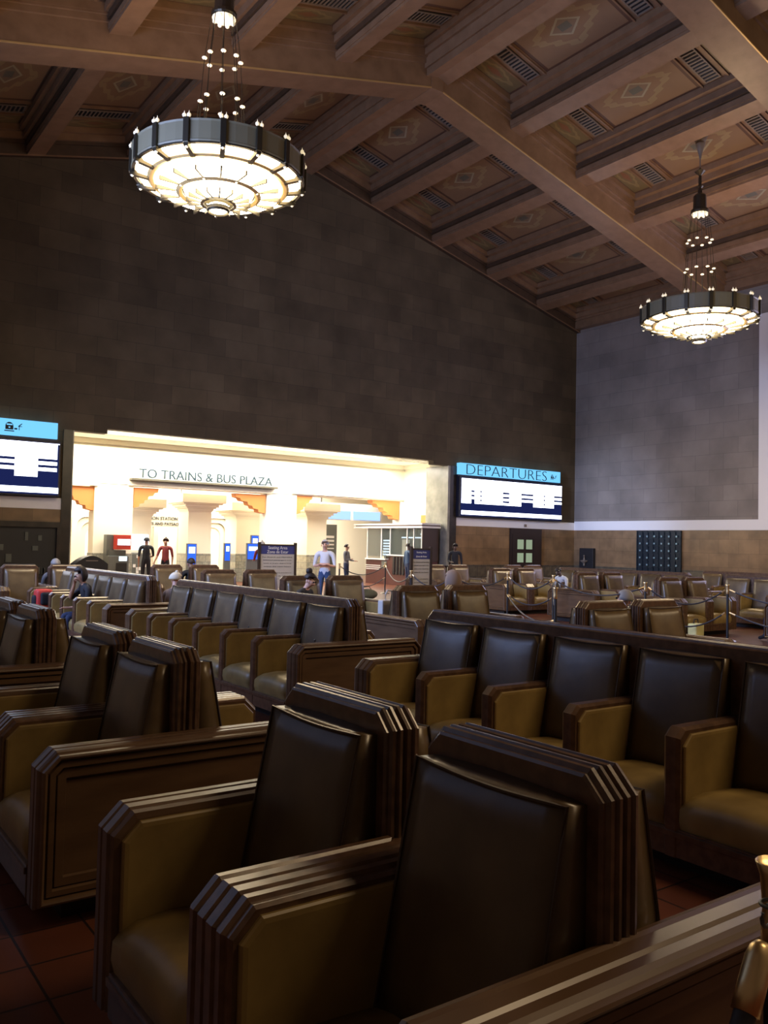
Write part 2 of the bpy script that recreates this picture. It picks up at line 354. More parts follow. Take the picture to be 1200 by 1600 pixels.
cells = edgesR+[(2*XC-b_, 2*XC-a) for a, b_ in edgesR]+[(-1.25, 2*XC-(XR-.35)-PW)]
bays = [(-2.8, 3.9), (4.8, 11.5), (12.4, 19.15), (20.05, 26.75)]
bmp = bmesh.new(); uvl = bmp.loops.layers.uv.new('UVMap'); bmr = bmesh.new()
vents = []
grille_me = None
for ci, (xa, xb) in enumerate(cells):
    for bi, (ya, yb) in enumerate(bays):
        c = (ya+yb)/2
        # stepped moulding round the coffer
        for d, zz in ((.0, 16.05), (.14, 16.25)):
            t = .14
            sloped(bmr, xa+d, xa+d+t, ya+d, yb-d, zz, 16.6); sloped(bmr, xb-d-t, xb-d, ya+d, yb-d, zz, 16.6)
            sloped(bmr, xa+d, xb-d, ya+d, ya+d+t, zz, 16.6); sloped(bmr, xa+d, xb-d, yb-d-t, yb-d, zz, 16.6)
        i = .28
        sloped(bmp, xa+i, xb-i, c-1.55, c+1.55, 16.45, 16.6, 0, uvl)
        for s in (-1, 1):
            lo, hi = sorted((c+s*2.42, c+s*(yb-c-.28))); sloped(bmp, xa+i, xb-i, lo, hi, 16.42, 16.6, 1, uvl)
            lo, hi = sorted((c+s*1.55, c+s*2.42)); sloped(bmr, xa+i, xb-i, lo, hi, 16.44, 16.6)
            for q in (1.58, 2.38): lo, hi = sorted((c+s*q, c+s*(q+.05))); sloped(bmr, xa+i, xb-i, lo, hi, 16.38, 16.5)
            if bi >= 1: vents.append((ci, bi, s, xa+i+.12, xb-i-.12, c+s*2.0))
mesh_obj('painted_panels', bmp, [M['pc'], M['ps']], ceiling)
mesh_obj('coffer_moulding', bmr, M['beam'], ceiling)
ordn = ['first', 'second', 'third', 'fourth', 'fifth', 'sixth']
for ci, bi, s, xa, xb, yc in vents:
    if yc < 7: continue
    bm = bmesh.new(); sloped(bm, xa, xb, yc-.24, yc+.24, 16.41, 16.45, 0)
    n = 14
    for k in range(n+1):
        x = xa+(xb-xa)*k/n; sloped(bm, x-.022, x+.022, yc-.2, yc+.2, 16.385, 16.41, 1)
    for q in (-.24, .2): sloped(bm, xa-.03, xb+.03, yc+q, yc+q+.04, 16.38, 16.42, 1)
    o = mesh_obj('ceiling_vent', bm, [M['grille'], M['grille_frame']])
    side = 'right' if ci < 5 else 'left'; k = ci if ci < 5 else ci-5
    tag(o, 'slotted vent, %s coffer %s of ridge, %s end of %s bay' % (ordn[k], side, 'far' if s > 0 else 'near', {1: 'nearest', 2: 'middle', 3: 'end-wall'}[bi]), 'ceiling vent', 'slotted vents in the ceiling coffers')
tn = 6
# purlins
for k in range(4):
    for sgn in (1, -1):
        a = PUR[k]; xa, xb = (a, a+PW) if sgn > 0 else (2*XC-a-PW, 2*XC-a)
        bm = bmesh.new()
        sloped(bm, xa+.03, xb-.03, YF, YB, 15.62, 16.5); sloped(bm, xa, xb, YF, YB, 15.70, 15.86); sloped(bm, xa-.05, xb+.05, YF, YB, 15.90, 16.45, 1)
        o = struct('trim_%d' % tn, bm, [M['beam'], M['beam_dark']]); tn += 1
# ridge beam
bm = bmesh.new()
for x0, x1, za, zb in ((XC-.40, XC, 15.5, 16.5), (XC, XC+.40, 15.5, 16.5), (XC-.48, XC, 15.72, 16.4), (XC, XC+.48, 15.72, 16.4)): sloped(bm, x0, x1, YF, YB, za, zb)
struct('trim_%d' % tn, bm, M['beam']); tn += 1
# trusses
for ya, yb in TR:
    bm = bmesh.new()
    for x0, x1 in ((XL, XC), (XC, XR)):
        sloped(bm, x0, x1, ya, yb, 15.18, 16.4); sloped(bm, x0, x1, ya-.015, ya+.02, 15.165, 15.20, 1)
        sloped(bm, x0, x1, ya-.07, yb+.07, 15.86, 16.0); sloped(bm, x0, x1, ya-.13, yb+.13, 16.0, 16.3)
    box(bm, XC-.22, XC+.22, ya-.02, yb+.02, 15.05, 15.6)
    struct('trim_%d' % tn, bm, [M['beam'], M['gilt']]); tn += 1
# king block where ridge beam meets truss
# cornices
bm = bmesh.new()
for x0, x1 in ((XL, XC), (XC, XR)):
    sloped(bm, x0, x1, YB-.22, YB, 15.6, 16.4); sloped(bm, x0, x1, YB-.30, YB, 15.95, 16.4); sloped(bm, x0, x1, YB-.235, YB-.20, 15.58, 15.62, 1)
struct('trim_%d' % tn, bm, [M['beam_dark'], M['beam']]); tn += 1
bm = bmesh.new(); box(bm, XR-.35, XR, YF, YB, 11.9, 12.9); box(bm, XR-.42, XR, YF, YB, 12.25, 12.5); struct('trim_%d' % tn, bm, M['beam']); tn += 1

# ------------------------------------------------------------------ passage behind the end wall
YP = 30.9
bm = bmesh.new()
# wall with three openings A, B, C ; lower and upper parts
for a, b_ in ((9.39, 10.80), (16.33, 17.72), (23.12, 23.6)): box(bm, a, b_, YP, YP+.6, 0, 3.7)
box(bm, 4.5, 5.2, YP, YP+.6, 0, 3.7); box(bm, 4.5, 23.6, YP, YP+.6, 3.68, 5.35)
box(bm, 23.3, 23.6, YB+1.4, YP, 0, 5.35); box(bm, 4.2, 4.5, YB+.35, YP+.6, 0, 5.35)
box(bm, OX1+.16, 23.6, YB+.36, YB+1.42, 0, 5.35); box(bm, 4.5, OX0-.16, YB+.36, YB+1.42, 0, 5.35)
struct('wall_passage', bm, M['cream'])
bm = bmesh.new(); box(bm, 4.2, 23.6, YB+1.4, YP+.6, 5.3, 5.5)
box(bm, 4.5, 23.3, YP-.10, YP, 5.12, 5.3); box(bm, 4.5, 23.3, YP-.04, YP, 5.0, 5.04); box(bm, 23.2, 23.3, YB+1.4, YP, 5.12, 5.3); struct('ceiling_passage', bm, M['cream'])
bm = bmesh.new()
for a, b_ in ((9.37, 10.82), (16.31, 17.74)): box(bm, a, b_, YP-.025, YP+.61, 0, 1.18)
struct('baseboard_passage', bm, M['tile'])
def scallop(x0, sgn, z1, w, h, flip=1):
    """corbel outline: stepped curve"""
    pts = [(x0, z1), (x0, z1-h)]
    prof = [(.10, .98), (.22, .94), (.24, .80), (.40, .76), (.44, .62), (.56, .58), (.60, .42), (.78, .38), (.84, .24), (.97, .20), (1.0, .0)]
    for a, b_ in prof: pts.append((x0+sgn*a*w, z1-b_*h))
    return pts
for x0, sgn, z1, w_, h_, lb in ((9.39, -1, 3.57, 1.25, .86, 'orange scalloped corbel in the leftmost passage arch'), (10.84, 1, 3.62, .95, .75, 'orange scalloped corbel under left end of the lettered ledge'),
        (16.29, -1, 3.62, 1.35, .75, 'orange scalloped corbel under right end of the lettered ledge'), (17.76, 1, 3.70, .75, .8, 'orange scalloped corbel at left of the kiosk arch'), (23.08, -1, 3.72, 1.5, .88, 'orange scalloped corbel above the ticket kiosk')):
    bm = bmesh.new(); pts = scallop(x0, sgn, z1, w_, h_)
    if sgn > 0: pts = pts[::-1]
    prism(bm, pts, YP+.05, YP+.45, 'y'); o = mesh_obj('corbel', bm, M['orange']); tag(o, lb, 'corbel')
# small orange panel on the right side wall of the passage
bm = bmesh.new(); box(bm, 23.27, 23.3, 29.15, 29.6, 2.7, 3.04); o = mesh_obj('wall_plaque', bm, M['orange']); tag(o, 'small orange plaque on side wall right of the kiosk roof', 'plaque')
# lettered ledge
t = empty('lettered_ledge', (13.65, YP, 3.93)); tag(t, 'dark ledge carrying blue TO TRAINS & BUS PLAZA letters over the middle arch', 'sign')
bm = bmesh.new(); box(bm, -3.02, 3.02, -.30, 0, -.06, .02, bev=.01); mesh_obj('ledge', bm, M['ledge'], t)
o = text('TO TRAINS & BUS PLAZA', 5.5, M['blue_letter'], t, height=.34, extrude=.02, bold=.006); o.location = (.0, -.28, .21)
bm = bmesh.new(); box(bm, 10.6, 16.5, YP-.08, YP, 3.68, 3.78); box(bm, 17.5, 23.25, YP-.08, YP, 3.74, 3.84); box(bm, 5, 9.5, YP-.08, YP, 3.6, 3.7); struct('trim_40', bm, M['cream'])
# hall beyond
bm = bmesh.new(); box(bm, 2, 32, 38.4, 38.7, 0, 4.9); box(bm, 2, 2.3, YP+.6, 38.4, 0, 4.9); box(bm, 32, 32.3, YP+.6, 38.4, 0, 4.9); struct('wall_far', bm, M['cream'])
bm = bmesh.new(); box(bm, 2, 32, YP+.6, 38.7, 4.7, 4.9); struct('ceiling_far', bm, M['cream'])
def column(x, y, w_, z1, label):
    t = empty('column', (x, y, 0)); tag(t, label, 'column', 'square columns of the far hall')
    bm = bmesh.new(); box(bm, -w_/2, w_/2, -w_/2, w_/2, 0, z1-.38); mesh_obj('shaft', bm, M['cream'], t)
    bm = bmesh.new()
    for k, (e, za, zb) in enumerate(((.03, .38, .34), (.06, .34, .26), (.14, .26, .20), (.22, .20, .10), (.34, .10, .04), (.44, .04, 0))): box(bm, -w_/2-e, w_/2+e, -w_/2-e, w_/2+e, z1-za, z1-zb)
    mesh_obj('capital', bm, M['cream'], t)
    bm = bmesh.new(); box(bm, -w_/2-.02, w_/2+.02, -w_/2-.02, w_/2+.02, 0, 1.18); mesh_obj('tiled_base', bm, M['tile'], t)
    bm = bmesh.new(); box(bm, -w_/2-.44, w_/2+.44, -w_/2-.44, w_/2+.44, z1, z1+.3); mesh_obj('abacus', bm, M['cream'], t)
column(14.15, 33.0, 1.0, 3.27, 'square cream column at centre of the lettered arch, tiled foot')
column(16.6, 33.6, 1.1, 3.05, 'square cream column at right side of the lettered arch')
column(11.7, 33.4, 1.1, 3.0, 'square cream column at left side of the lettered arch')
column(19.7, 33.0, 1.0, 3.15, 'square cream column left of the ticket kiosk')
t = empty('hanging_direction_board', (13.6, 36.6, 0)); tag(t, 'grey hanging board lettered UNION STATION EAST in the far hall', 'sign')
bm = bmesh.new(); box(bm, -1.5, 1.9, 0, .1, 2.27, 2.88); mesh_obj('board', bm, mat('board_grey', (.42, .38, .30), .6), t)
o = text('UNION STATION EAST', 2.0, M['sign_ink'], t); o.location = (.75, -.02, 2.66)
o = text('BAYS AND PATSAOURAS', 2.0, M['sign_ink'], t); o.location = (.75, -.02, 2.42)
bm = bmesh.new(); box(bm, -1.0, -.97, .04, .06, 2.88, 4.7); box(bm, 1.4, 1.43, .04, .06, 2.88, 4.7); mesh_obj('hanger', bm, M['black'], t)
# arch frames on the far wall
for n, (xc_, w_, z_) in enumerate(((17.0, 1.5, 2.35), (12.6, 2.6, 2.2))):
    bm = bmesh.new()
    for dd, yy in ((0, 38.4), (.22, 38.3), (.44, 38.2)):
        out = []; inn = []
        W = w_/2+dd+.22; Wi = w_/2+dd; H_ = z_+dd+.22; Hi = z_+dd; R_ = .5
        def arc(Wx, Hx, R):
            p = [(-Wx, 0)]
            for k in range(7): a = PI-k*PI/12; p.append((-Wx+R+R*math.cos(a), Hx-R+R*math.sin(a)))
            for k in range(7): a = PI/2-k*PI/12; p.append((Wx-R+R*math.cos(a), Hx-R+R*math.sin(a)))
            p.append((Wx, 0)); return p
        A = arc(W, H_, R_); B = arc(Wi, Hi, R_-.1)
        n_ = len(A)
        for k in range(n_-1):
            q = [A[k], A[k+1], B[k+1], B[k]]
            prism(bm, [(xc_+a, b_) for a, b_ in q], yy-.1, 38.4, 'y')
    struct('trim_%d' % (41+n), bm, mat('arch_stone%d' % n, (.55, .5, .38), .7))

# ------------------------------------------------------------------ signs
def train_icon(parent, x, y, z, s):
    bm = bmesh.new()
    ball(bm, (0, 0, 0), .5, (1, .04, 1)); box(bm, -.5, .5, -.03, .03, -.5, 0); box(bm, -.62, .62, -.03, .03, -.75, -.62)
    box(bm, .62, 1.0, -.03, .03, -.45, -.25); box(bm, 1.2, 1.28, -.03, .03, -.5, .1); box(bm, 1.1, 1.6, -.03, .03, -.05, .03)
    prism(bm, [(1.2, -.05), (1.62, .35), (1.55, .42), (1.15, .1)], -.03, .03)
    o = mesh_obj('train_icon', bm, M['sign_ink'], parent); o.location = (x, y, z); o.scale = (s, s, s)
    bm = bmesh.new(); box(bm, -.36, .36, -.05, -.035, .08, .26); box(bm, -.1, .1, -.05, -.035, -.3, -.12); o = mesh_obj('icon_window', bm, M['sign_cyan'], parent); o.location = (x, y, z); o.scale = (s, s, s)
def info_sign(x0, name, label, word, gaps):
    t = empty(name, (x0, YB-.02, 0)); tag(t, label, 'display sign')
    W = 6.1
    bm = bmesh.new(); box(bm, 0, W, -.28, 0, 2.93, 4.62, bev=.02); box(bm, -.05, W-.1, -.20, 0, 4.60, 4.68); mesh_obj('case', bm, M['screen_frame'], t)
    bm = bmesh.new(); box(bm, .02, W-.1, -.26, -.02, 4.68, 5.17, bev=.01); mesh_obj('lit_header', bm, M['sign_cyan'], t)
    if word:
        o = text(word, 4.75, M['sign_ink'], t, height=.42, extrude=.01, bold=-.024); o.location = (2.72, -.28, 4.92)
        train_icon(t, 5.45, -.28, 4.93, .17)
    else: train_icon(t, 4.62, -.28, 4.96, .22)
    bm = bmesh.new(); box(bm, .05, W-.05, -.295, -.28, 2.98, 4.55); mesh_obj('screen', bm, M['screen_dark'], t)
    bm = bmesh.new(); box(bm, .08, W-.04, -.31, -.297, 3.03, 3.2); mesh_obj('ticker_bar', bm, M['screen_row'], t)
    bm = bmesh.new()
    rows = 6
    for r in range(rows):
        zt = 4.53-r*.185; zb = zt-.105
        box(bm, .07, W-.04, -.31, -.297, zt-.02, zt) if r == 0 else None
        x = .07
        for (a, b_, hole) in gaps:
            full = (r >= hole[0] or r < 2) and r <= hole[1]
            if full: box(bm, a, b_, -.31, -.297, zb-.08 if r < hole[1] else zb, zt)
            else: 
                if r <= hole[1]: box(bm, a, b_, -.31, -.297, zb, zt)
    mesh_obj('timetable_rows', bm, M['screen_row'], t)
info_sign(23.02, 'departures_board', 'lit DEPARTURES board with pale blue header right of the wide opening', 'DEPARTURES',
    [(.07, .6, (0, 5)), (.6, .8, (9, 4)), (.8, 1.1, (0, 5)), (1.1, 1.2, (9, 5)), (1.2, 2.4, (0, 5)), (2.4, 2.8, (9, 5)), (2.8, 3.5, (0, 5)), (3.5, 4.25, (9, 4)), (4.25, 4.9, (0, 5)), (4.9, 5.0, (9, 5)), (5.0, 5.55, (0, 5)), (5.55, 6.05, (9, 4))])
info_sign(.95, 'arrivals_board', 'lit timetable board at left edge, pale blue header with train emblem', None,
    [(.07, 2.0, (0, 5)), (2.0, 2.6, (9, 5)), (2.6, 4.2, (0, 5)), (4.2, 4.8, (9, 4)), (4.8, 5.45, (0, 5)), (5.45, 6.0, (9, 4))])

# ------------------------------------------------------------------ end-wall door, right wall grille, niche, speaker, shop front
t = empty('door_1', (27.09, YB-.02, 0)); t['kind'] = 'structure'
bm = bmesh.new(); box(bm, -.95, .95, -.10, 0, 0, 2.54); o = mesh_obj('door_frame', bm, M['door'], t)
bm = bmesh.new()
for a, b_ in ((-.55, -.20), (-.02, .33)):
    for za, zb in ((1.06, 1.47), (1.64, 2.06)): box(bm, a, b_, -.13, -.10, za, zb)
mesh_obj('pane', bm, M['doorglass'], t)
bm = bmesh.new(); box(bm, -.86, -.66, -.125, -.10, .1, 2.3); box(bm, .45, .86, -.125, -.10, .1, 2.3); box(bm, -.66, .45, -.125, -.10, 2.1, 2.3); mesh_obj('door_stile', bm, M['door'], t)
t = empty('door_2', (XR-.02, 22.29, 0)); t['kind'] = 'structure'
bm = bmesh.new(); box(bm, -.06, 0, -1.08, 1.08, .3, 2.54); mesh_obj('backing', bm, M['bronze_grille'], t)
bm = bmesh.new()
for k in range(9): box(bm, -.10, -.06, -1.08+k*.27-.02, -1.08+k*.27+.02, .3, 2.54)
for k in range(8): box(bm, -.10, -.06, -1.08, 1.08, .4+k*.3-.02, .4+k*.3+.02)
mesh_obj('lattice', bm, M['bronze_grille'], t)
bm = bmesh.new()
for k in range(6):
    for j in range(7): box(bm, -.13, -.10, -.9+k*.36-.035, -.9+k*.36+.035, .5+j*.3-.035, .5+j*.3+.035)
mesh_obj('stud', bm, M['grille_stud'], t)
t = empty('drinking_fountain', (XR-.02, 26.2, 0)); tag(t, 'dark drinking fountain niche in the far right corner', 'fountain')
bm = bmesh.new(); box(bm, -.18, 0, -.5, .3, .6, 1.75, bev=.02); mesh_obj('niche', bm, M['black'], t)
bm = bmesh.new(); lathe(bm, [(.04, 0), (.04, .1), (.16, .2), (.18, .24), (.05, .26), (.02, .4), (.05, .45), (.0, .5)], 12, (-.25, -.05, .95)); mesh_obj('basin', bm, M['grille_frame'], t)
t = empty('wall_speaker', (XR-.02, 19.7, 10.6)); tag(t, 'small dark speaker box on right wall below the farther chandelier', 'speaker')
bm = bmesh.new(); box(bm, -.35, 0, -.3, .3, 0, .35, bev=.02); mesh_obj('cabinet', bm, M['bronze'], t); bm = bmesh.new(); box(bm, -.37, -.35, -.26, .26, .04, .31); mesh_obj('mesh_front', bm, M['black'], t)
t = empty('shop_front', (4.4, YB-.05, 0)); tag(t, 'dark glazed shop front with dim shelves under the left board', 'shop front')
bm = bmesh.new(); box(bm, -3.4, 2.78, -.15, 0, 2.0, 2.17); box(bm, -3.4, 2.78, -.15, 0, 0, .5)
for x in (-3.4, -1.4, .5, 2.66): box(bm, x, x+.12, -.15, 0, .5, 2.0)
mesh_obj('frame', bm, M['darkstone'], t)
bm = bmesh.new(); box(bm, -3.3, 2.7, -.04, 0, .5, 2.0); mesh_obj('dark_interior', bm, M['black'], t)
bm = bmesh.new()
for k in range(46):
    x = -3.1+random.random()*5.5; z = random.choice((.6, .95, 1.3, 1.6)); h = .08+random.random()*.2; box(bm, x, x+.05+random.random()*.14, -.08, -.04, z, z+h)
mesh_obj('dim_goods', bm, mat('dim_goods', (.10, .11, .09), .6), t)
bm = bmesh.new(); box(bm, 28.6, 28.72, YB-.14, YB-.1, 2.62, 2.74)
# camera on the trim
o = mesh_obj('security_camera', bm, M['grille_frame']); tag(o, 'tiny grey security camera on the white band above the panelled door', 'camera'); o.location = (-1.6, .05, 0)

# ------------------------------------------------------------------ benches
HB, HA, ZK, HX = 1.165, .77, .10, .73
def arm_outline(full, ch=.075):
    if full: return [(-HX, ZK), (HX, ZK), (HX, HA-ch), (HX-ch, HA), (-HX+ch, HA), (-HX, HA-ch)]
    return [(-HX, ZK), (-.06, ZK), (-.06, HA), (-HX+ch, HA), (-HX, HA-ch)]
def ccw(p):
    a = sum(p[i][0]*p[(i+1) % len(p)][1]-p[(i+1) % len(p)][0]*p[i][1] for i in range(len(p)))
    return p if a > 0 else p[::-1]
CACHE = {}
def me_cached(key, fn, mats, smooth=False):
    if key not in CACHE:
        bm = bmesh.new(); fn(bm); bmesh.ops.recalc_face_normals(bm, faces=bm.faces)
        me = bpy.data.meshes.new(key); bm.to_mesh(me); bm.free()
        for m in mats: me.materials.append(m)
        if smooth:
            for p in me.polygons: p.use_smooth = True
        CACHE[key] = me
    return CACHE[key]
def part(name, key, fn, mats, parent, loc=(0, 0, 0), rz=0, smooth=False):
    o = bpy.data.objects.new(name, me_cached(key, fn, mats, smooth)); COL.objects.link(o); o.parent = parent; o.location = loc; o.rotation_euler = (0, 0, rz); return o
def f_end(bm):   # outer face at y=0, inner face at y=.2
    moulded(bm, ccw(arm_outline(True)), [(.045, .135), (.045, .125), (.030, .120), (.030, .085), (.040, .080), (.018, .072), (.018, .050), (.030, .044), (.004, .034), (.0, .026), (.004, .018), (.02, .014), (.03, .006), (.045, .0), (.075, .0), (.085, .007), (.095, .0), (.14, .0), (.150, .008), (.165, .004), (.185, .010), (.19, .03), (.19, .06)], 'y')
def pad_pts(hx0, hx1, ins=.035, ch=.06):
    return [(hx0+ins, ZK+.16), (hx1-ins, ZK+.16), (hx1-ins, HA-ins), (hx0+ins+ch, HA-ins), (hx0+ins, HA-ins-ch)]
def f_pad(bm):   # leather pad, one side (x<0), thickness to +y
    p = ccw(pad_pts(-HX, -.05))
    moulded(bm, p, [(0, 0), (.012, 0), (.018, .006), (.020, .02)], 'y')
def f_mid(wd):
    def f(bm):
        k = wd/.265
        if wd > .2: prof = [(0, .045), (.0, .02), (.012, .012), (.03, .012), (.036, 0), (.060, .0), (.068, .009), (.082, .009), (.088, .0), (.125, .0), (.13, .008), (.14, .008), (.145, 0), (.18, 0), (.186, .009), (.20, .009), (.208, 0), (.23, 0), (.238, .012), (.253, .012), (.265, .02), (.265, .045)]
        else: prof = [(0, .045), (0, .016), (.012, .006), (.02, 0), (.08, 0), (.088, .006), (.1, .016), (.1, .045)]
        moulded(bm, ccw(arm_outline(False, .075 if wd > .2 else .05)), prof, 'y')
    return f
def f_back(L):
    def f(bm):
        ch = .065
        pts = ccw([(-L/2, .3), (L/2, .3), (L/2, HB-ch), (L/2-ch, HB), (-L/2+ch, HB), (-L/2, HB-ch)])
        prof = [(-.072, .05), (-.072, .022), (-.066, .014), (-.056, .014), (-.050, .002), (-.040, 0), (-.034, .010), (-.026, .010), (-.020, 0), (-.010, .0), (-.004, .022), (.004, .022), (.010, .002), (.020, 0), (.026, .010), (.034, .010), (.040, 0), (.050, .002), (.056, .014), (.066, .014), (.072, .022), (.072, .05)]
        moulded(bm, pts, prof, 'x')
    return f
def f_cush_back(wd):
    def f(bm):   # faces -x ; wedge with slightly puffed front
        nz, ny = 8, 8; z0, z1 = .40, 1.085; h = wd/2
        def fr(s, t):
            z = z0+(z1-z0)*t; x = -.275+.135*t
            y = -h+wd*s
            puff = .020*math.sin(PI*s)**.6*math.sin(PI*min(t, .999))**.5 if 0 < s < 1 and 0 < t < 1 else 0
            dip = -.014*math.sin(PI*s)*(t**8)
            return (x-puff, y, z+dip)
        G = [[bm.verts.new(fr(i/ny, j/nz)) for i in range(ny+1)] for j in range(nz+1)]
        B = [[bm.verts.new((-.07, -h+wd*i/ny+ (.0), z0+(z1-z0)*j/nz-.004+(.012*math.sin(PI*i/ny) if j == nz else 0))) for i in range(ny+1)] for j in range(nz+1)]
        for j in range(nz):
            for i in range(ny):
                bm.faces.new((G[j][i], G[j+1][i], G[j+1][i+1], G[j][i+1])); bm.faces.new((B[j][i], B[j][i+1], B[j+1][i+1], B[j+1][i]))
        for i in range(ny):
            bm.faces.new((G[nz][i], B[nz][i], B[nz][i+1], G[nz][i+1])); bm.faces.new((G[0][i], G[0][i+1], B[0][i+1], B[0][i]))
        for j in range(nz):
            bm.faces.new((G[j][0], B[j][0], B[j+1][0], G[j+1][0])); bm.faces.new((G[j][ny], G[j+1][ny], B[j+1][ny], B[j][ny]))
    return f
def f_pipe(wd):
    def f(bm):
        h = wd/2; z1 = 1.085; pts = []
        for k in range(9): t = k/8; pts.append((-.277+.135*t, -h, .40+.685*t))
        for k in range(1, 9): s = k/8; pts.append((-.142, -h+wd*s, z1-.014*math.sin(PI*s)))
        for k in range(1, 9): t = 1-k/8; pts.append((-.277+.135*t, h, .40+.685*t))
        tube(bm, pts, .0055, 5)
    return f
def f_seat(wd):
    def f(bm):
        h = wd/2; nx, ny = 8, 6; x0, x1 = -.715, -.12
        prof = [(x0+.01, .235), (x0-.008, .30), (x0-.004, .36), (x0+.02, .405), (x0+.07, .43), (x0+.18, .442), (x0+.35, .435), (x1, .415)]
        R = []
        for i in range(ny+1):
            s = i/ny; y = -h+wd*s; e = math.sin(PI*s)**.4 if 0 < s < 1 else 0
            R.append([bm.verts.new((px, y, pz-.028*(1-e)*(1 if k > 2 else .3))) for k, (px, pz) in enumerate(prof)])
        for i in range(ny):
            for k in range(len(prof)-1): bm.faces.new((R[i][k], R[i][k+1], R[i+1][k+1], R[i+1][k]))
        bot = [[bm.verts.new((px, y, .23)) for px in (x0+.01, x1)] for y in (-h, h)]
        for i, R_ in ((0, R[0]), (1, R[-1])): bm.faces.new([*R_, bot[i][1], bot[i][0]] if i == 0 else [*R_[::-1], bot[i][0], bot[i][1]])
        bm.faces.new((bot[0][0], bot[0][1], bot[1][1], bot[1][0]))
    return f
def f_rail(wd):
    def f(bm):
        h = wd/2; box(bm, -.725, -.70, -h, h, .10, .245, bev=.004); box(bm, -.735, -.70, -h, h, .205, .235, bev=.004); box(bm, -.70, -.1, -h, h, .16, .225)
    return f
def bench(kind, label, loc, rz=0, group='wooden station benches', piped=True, tufted=False):
    t = empty('station_bench', loc, rz); tag(t, label, 'bench', group)
    if kind == 'pod': n, sw, mw = 2, .615, .265
    else: n, sw, mw = 6, .62, .10
    L = .4+n*sw+(n-1)*mw
    part('end_panel', 'end_panel', f_end, [M['wood_end']], t, (0, 0, 0)); part('end_panel', 'end_panel', f_end, [M['wood_end']], t, (0, L, 0), PI)
    part('kick_base', 'kick_%s' % kind, lambda bm: box(bm, -.58, .58, .14, L-.14, 0, .16), [M['kick']], t)
    for sd in (0, 1):
        # sd=0 seats face -x, sd=1 seats face +x
        r = PI if sd else 0
        def T(y): return (0, y, 0)
        for yy, fl in ((.19, 0), (L-.19, 1)):
            if fl == 0 and sd == 0: part('arm_pad', 'padL', lambda bm: f_pad(bm), [M['leather']], t, (0, yy, 0))
            elif fl == 1 and sd == 0: part('arm_pad', 'padLm', lambda bm: [f_pad(bm), bmesh.ops.scale(bm, vec=(1, -1, 1), verts=bm.verts)], [M['leather']], t, (0, yy, 0))
            elif fl == 0: part('arm_pad', 'padLm', None, None, t, (0, yy, 0), PI)
            else: part('arm_pad', 'padL', None, None, t, (0, yy, 0), PI)
        for i in range(n):
            yc = .2+sw/2+i*(sw+mw)
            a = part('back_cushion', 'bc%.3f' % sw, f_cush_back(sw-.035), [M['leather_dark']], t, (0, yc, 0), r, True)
            if piped: part('piping', 'pp%.3f' % sw, f_pipe(sw-.035), [M['piping']], a)
            if tufted and i % 6 != 1: part('tuft_button', 'tuft', lambda bm: ball(bm, (-.228, 0, .74), .016, (.5, 1, 1)), [M['piping']], a)
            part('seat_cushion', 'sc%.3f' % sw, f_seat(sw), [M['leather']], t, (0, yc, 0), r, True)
            if i < n-1:
                ya = .2+sw+i*(sw+mw)
                m_ = part('armrest', 'arm%.3f' % mw, f_mid(mw), [M['wood']], t, (0, ya+(mw if sd else 0), 0), r)
                part('arm_pad', 'padL', None, None, m_, (0, mw-.003, 0)); part('arm_pad', 'padLm', None, None, m_, (0, .003, 0))
        part('seat_rail', 'rail_%s' % kind, f_rail(L-.38), [M['wood']], t, (0, L/2, 0), r)
    if kind == 'pod':
        for i in range(n): part('back_frame', 'backpod', f_back(.695), [M['wood']], t, (0, .2+sw/2+i*(sw+mw), 0))
        part('back_infill', 'infpod', lambda bm: box(bm, -.05, .05, .2, L-.2, .2, .755), [M['wood']], t)
    else: part('back_frame', 'backrow', f_back(L-.26), [M['wood']], t, (0, L/2, 0))
    return t
M['wood_end'] = M['wood_panel']
C0, C1, C2 = 1.705, 4.63, 7.53
def rotpod(cx, cy, label, piped=False): return bench('pod', label, (cx+.9475, cy, 0), PI/2, 'paired armchair benches set across the hall', piped)
gp = 'paired armchair benches in the nearest line'
bench('pod', 'nearest two-seat-deep armchair bench at bottom of view beside the brass rope post', (C0, 1.185, 0), 0, gp)
bench('pod', 'second armchair bench of the nearest line, wooden end panel facing camera at left', (C0, 3.835, 0), 0, gp)
bench('pod', 'third armchair bench of the nearest line, cut by left edge of view', (C0, 6.485, 0), 0, gp)
bench('pod', 'fourth armchair bench of the nearest line, mostly hidden at far left edge', (C0, 9.135, 0), 0, gp, False)
gr_ = 'long six-seat benches'
bench('row', 'long six-seat bench with tan leather at right of the nearest benches', (C1, 1.2, 0), 0, gr_)
bench('row', 'long six-seat bench at centre left, blue sheen on its buttoned backs', (C1, 6.74, 0), 0, gr_, True, True)
bench('row', 'long six-seat bench at far left where a person in black leans on a hand', (C1, 12.15, 0), 0, gr_, False)
bench('row', 'long yellow-lit bench in front of the dark lattice on the right wall', (18.75, 12.75, 0), 0, gr_, False)
bench('row', 'long bench at right edge, next nearer than the yellow-lit one', (18.75, 7.4, 0), 0, gr_, False)
bench('row', 'long bench close to the right wall, only its top rail showing', (21.7, 10.0, 0), 0, gr_, False)
rotpod(C2, 5.93, 'cross-set armchair bench nearest camera behind the long tan bench rail', True)
rotpod(C2, 9.1, 'cross-set armchair bench with a person in a tan hood behind it', True)
rotpod(C2, 12.2, 'cross-set armchair bench where a person with a hair bun bends forward')
rotpod(C2-.15, 15.0, 'cross-set armchair bench standing left of the large seating notice')
rotpod(C2, 18.0, 'cross-set armchair bench just in front of the lettered arch')
rotpod(4.4, 17.62, 'cross-set armchair bench at far left before the dark shop front')
rotpod(16.25, 8.2, 'cross-set armchair bench at right edge with a plain end panel')
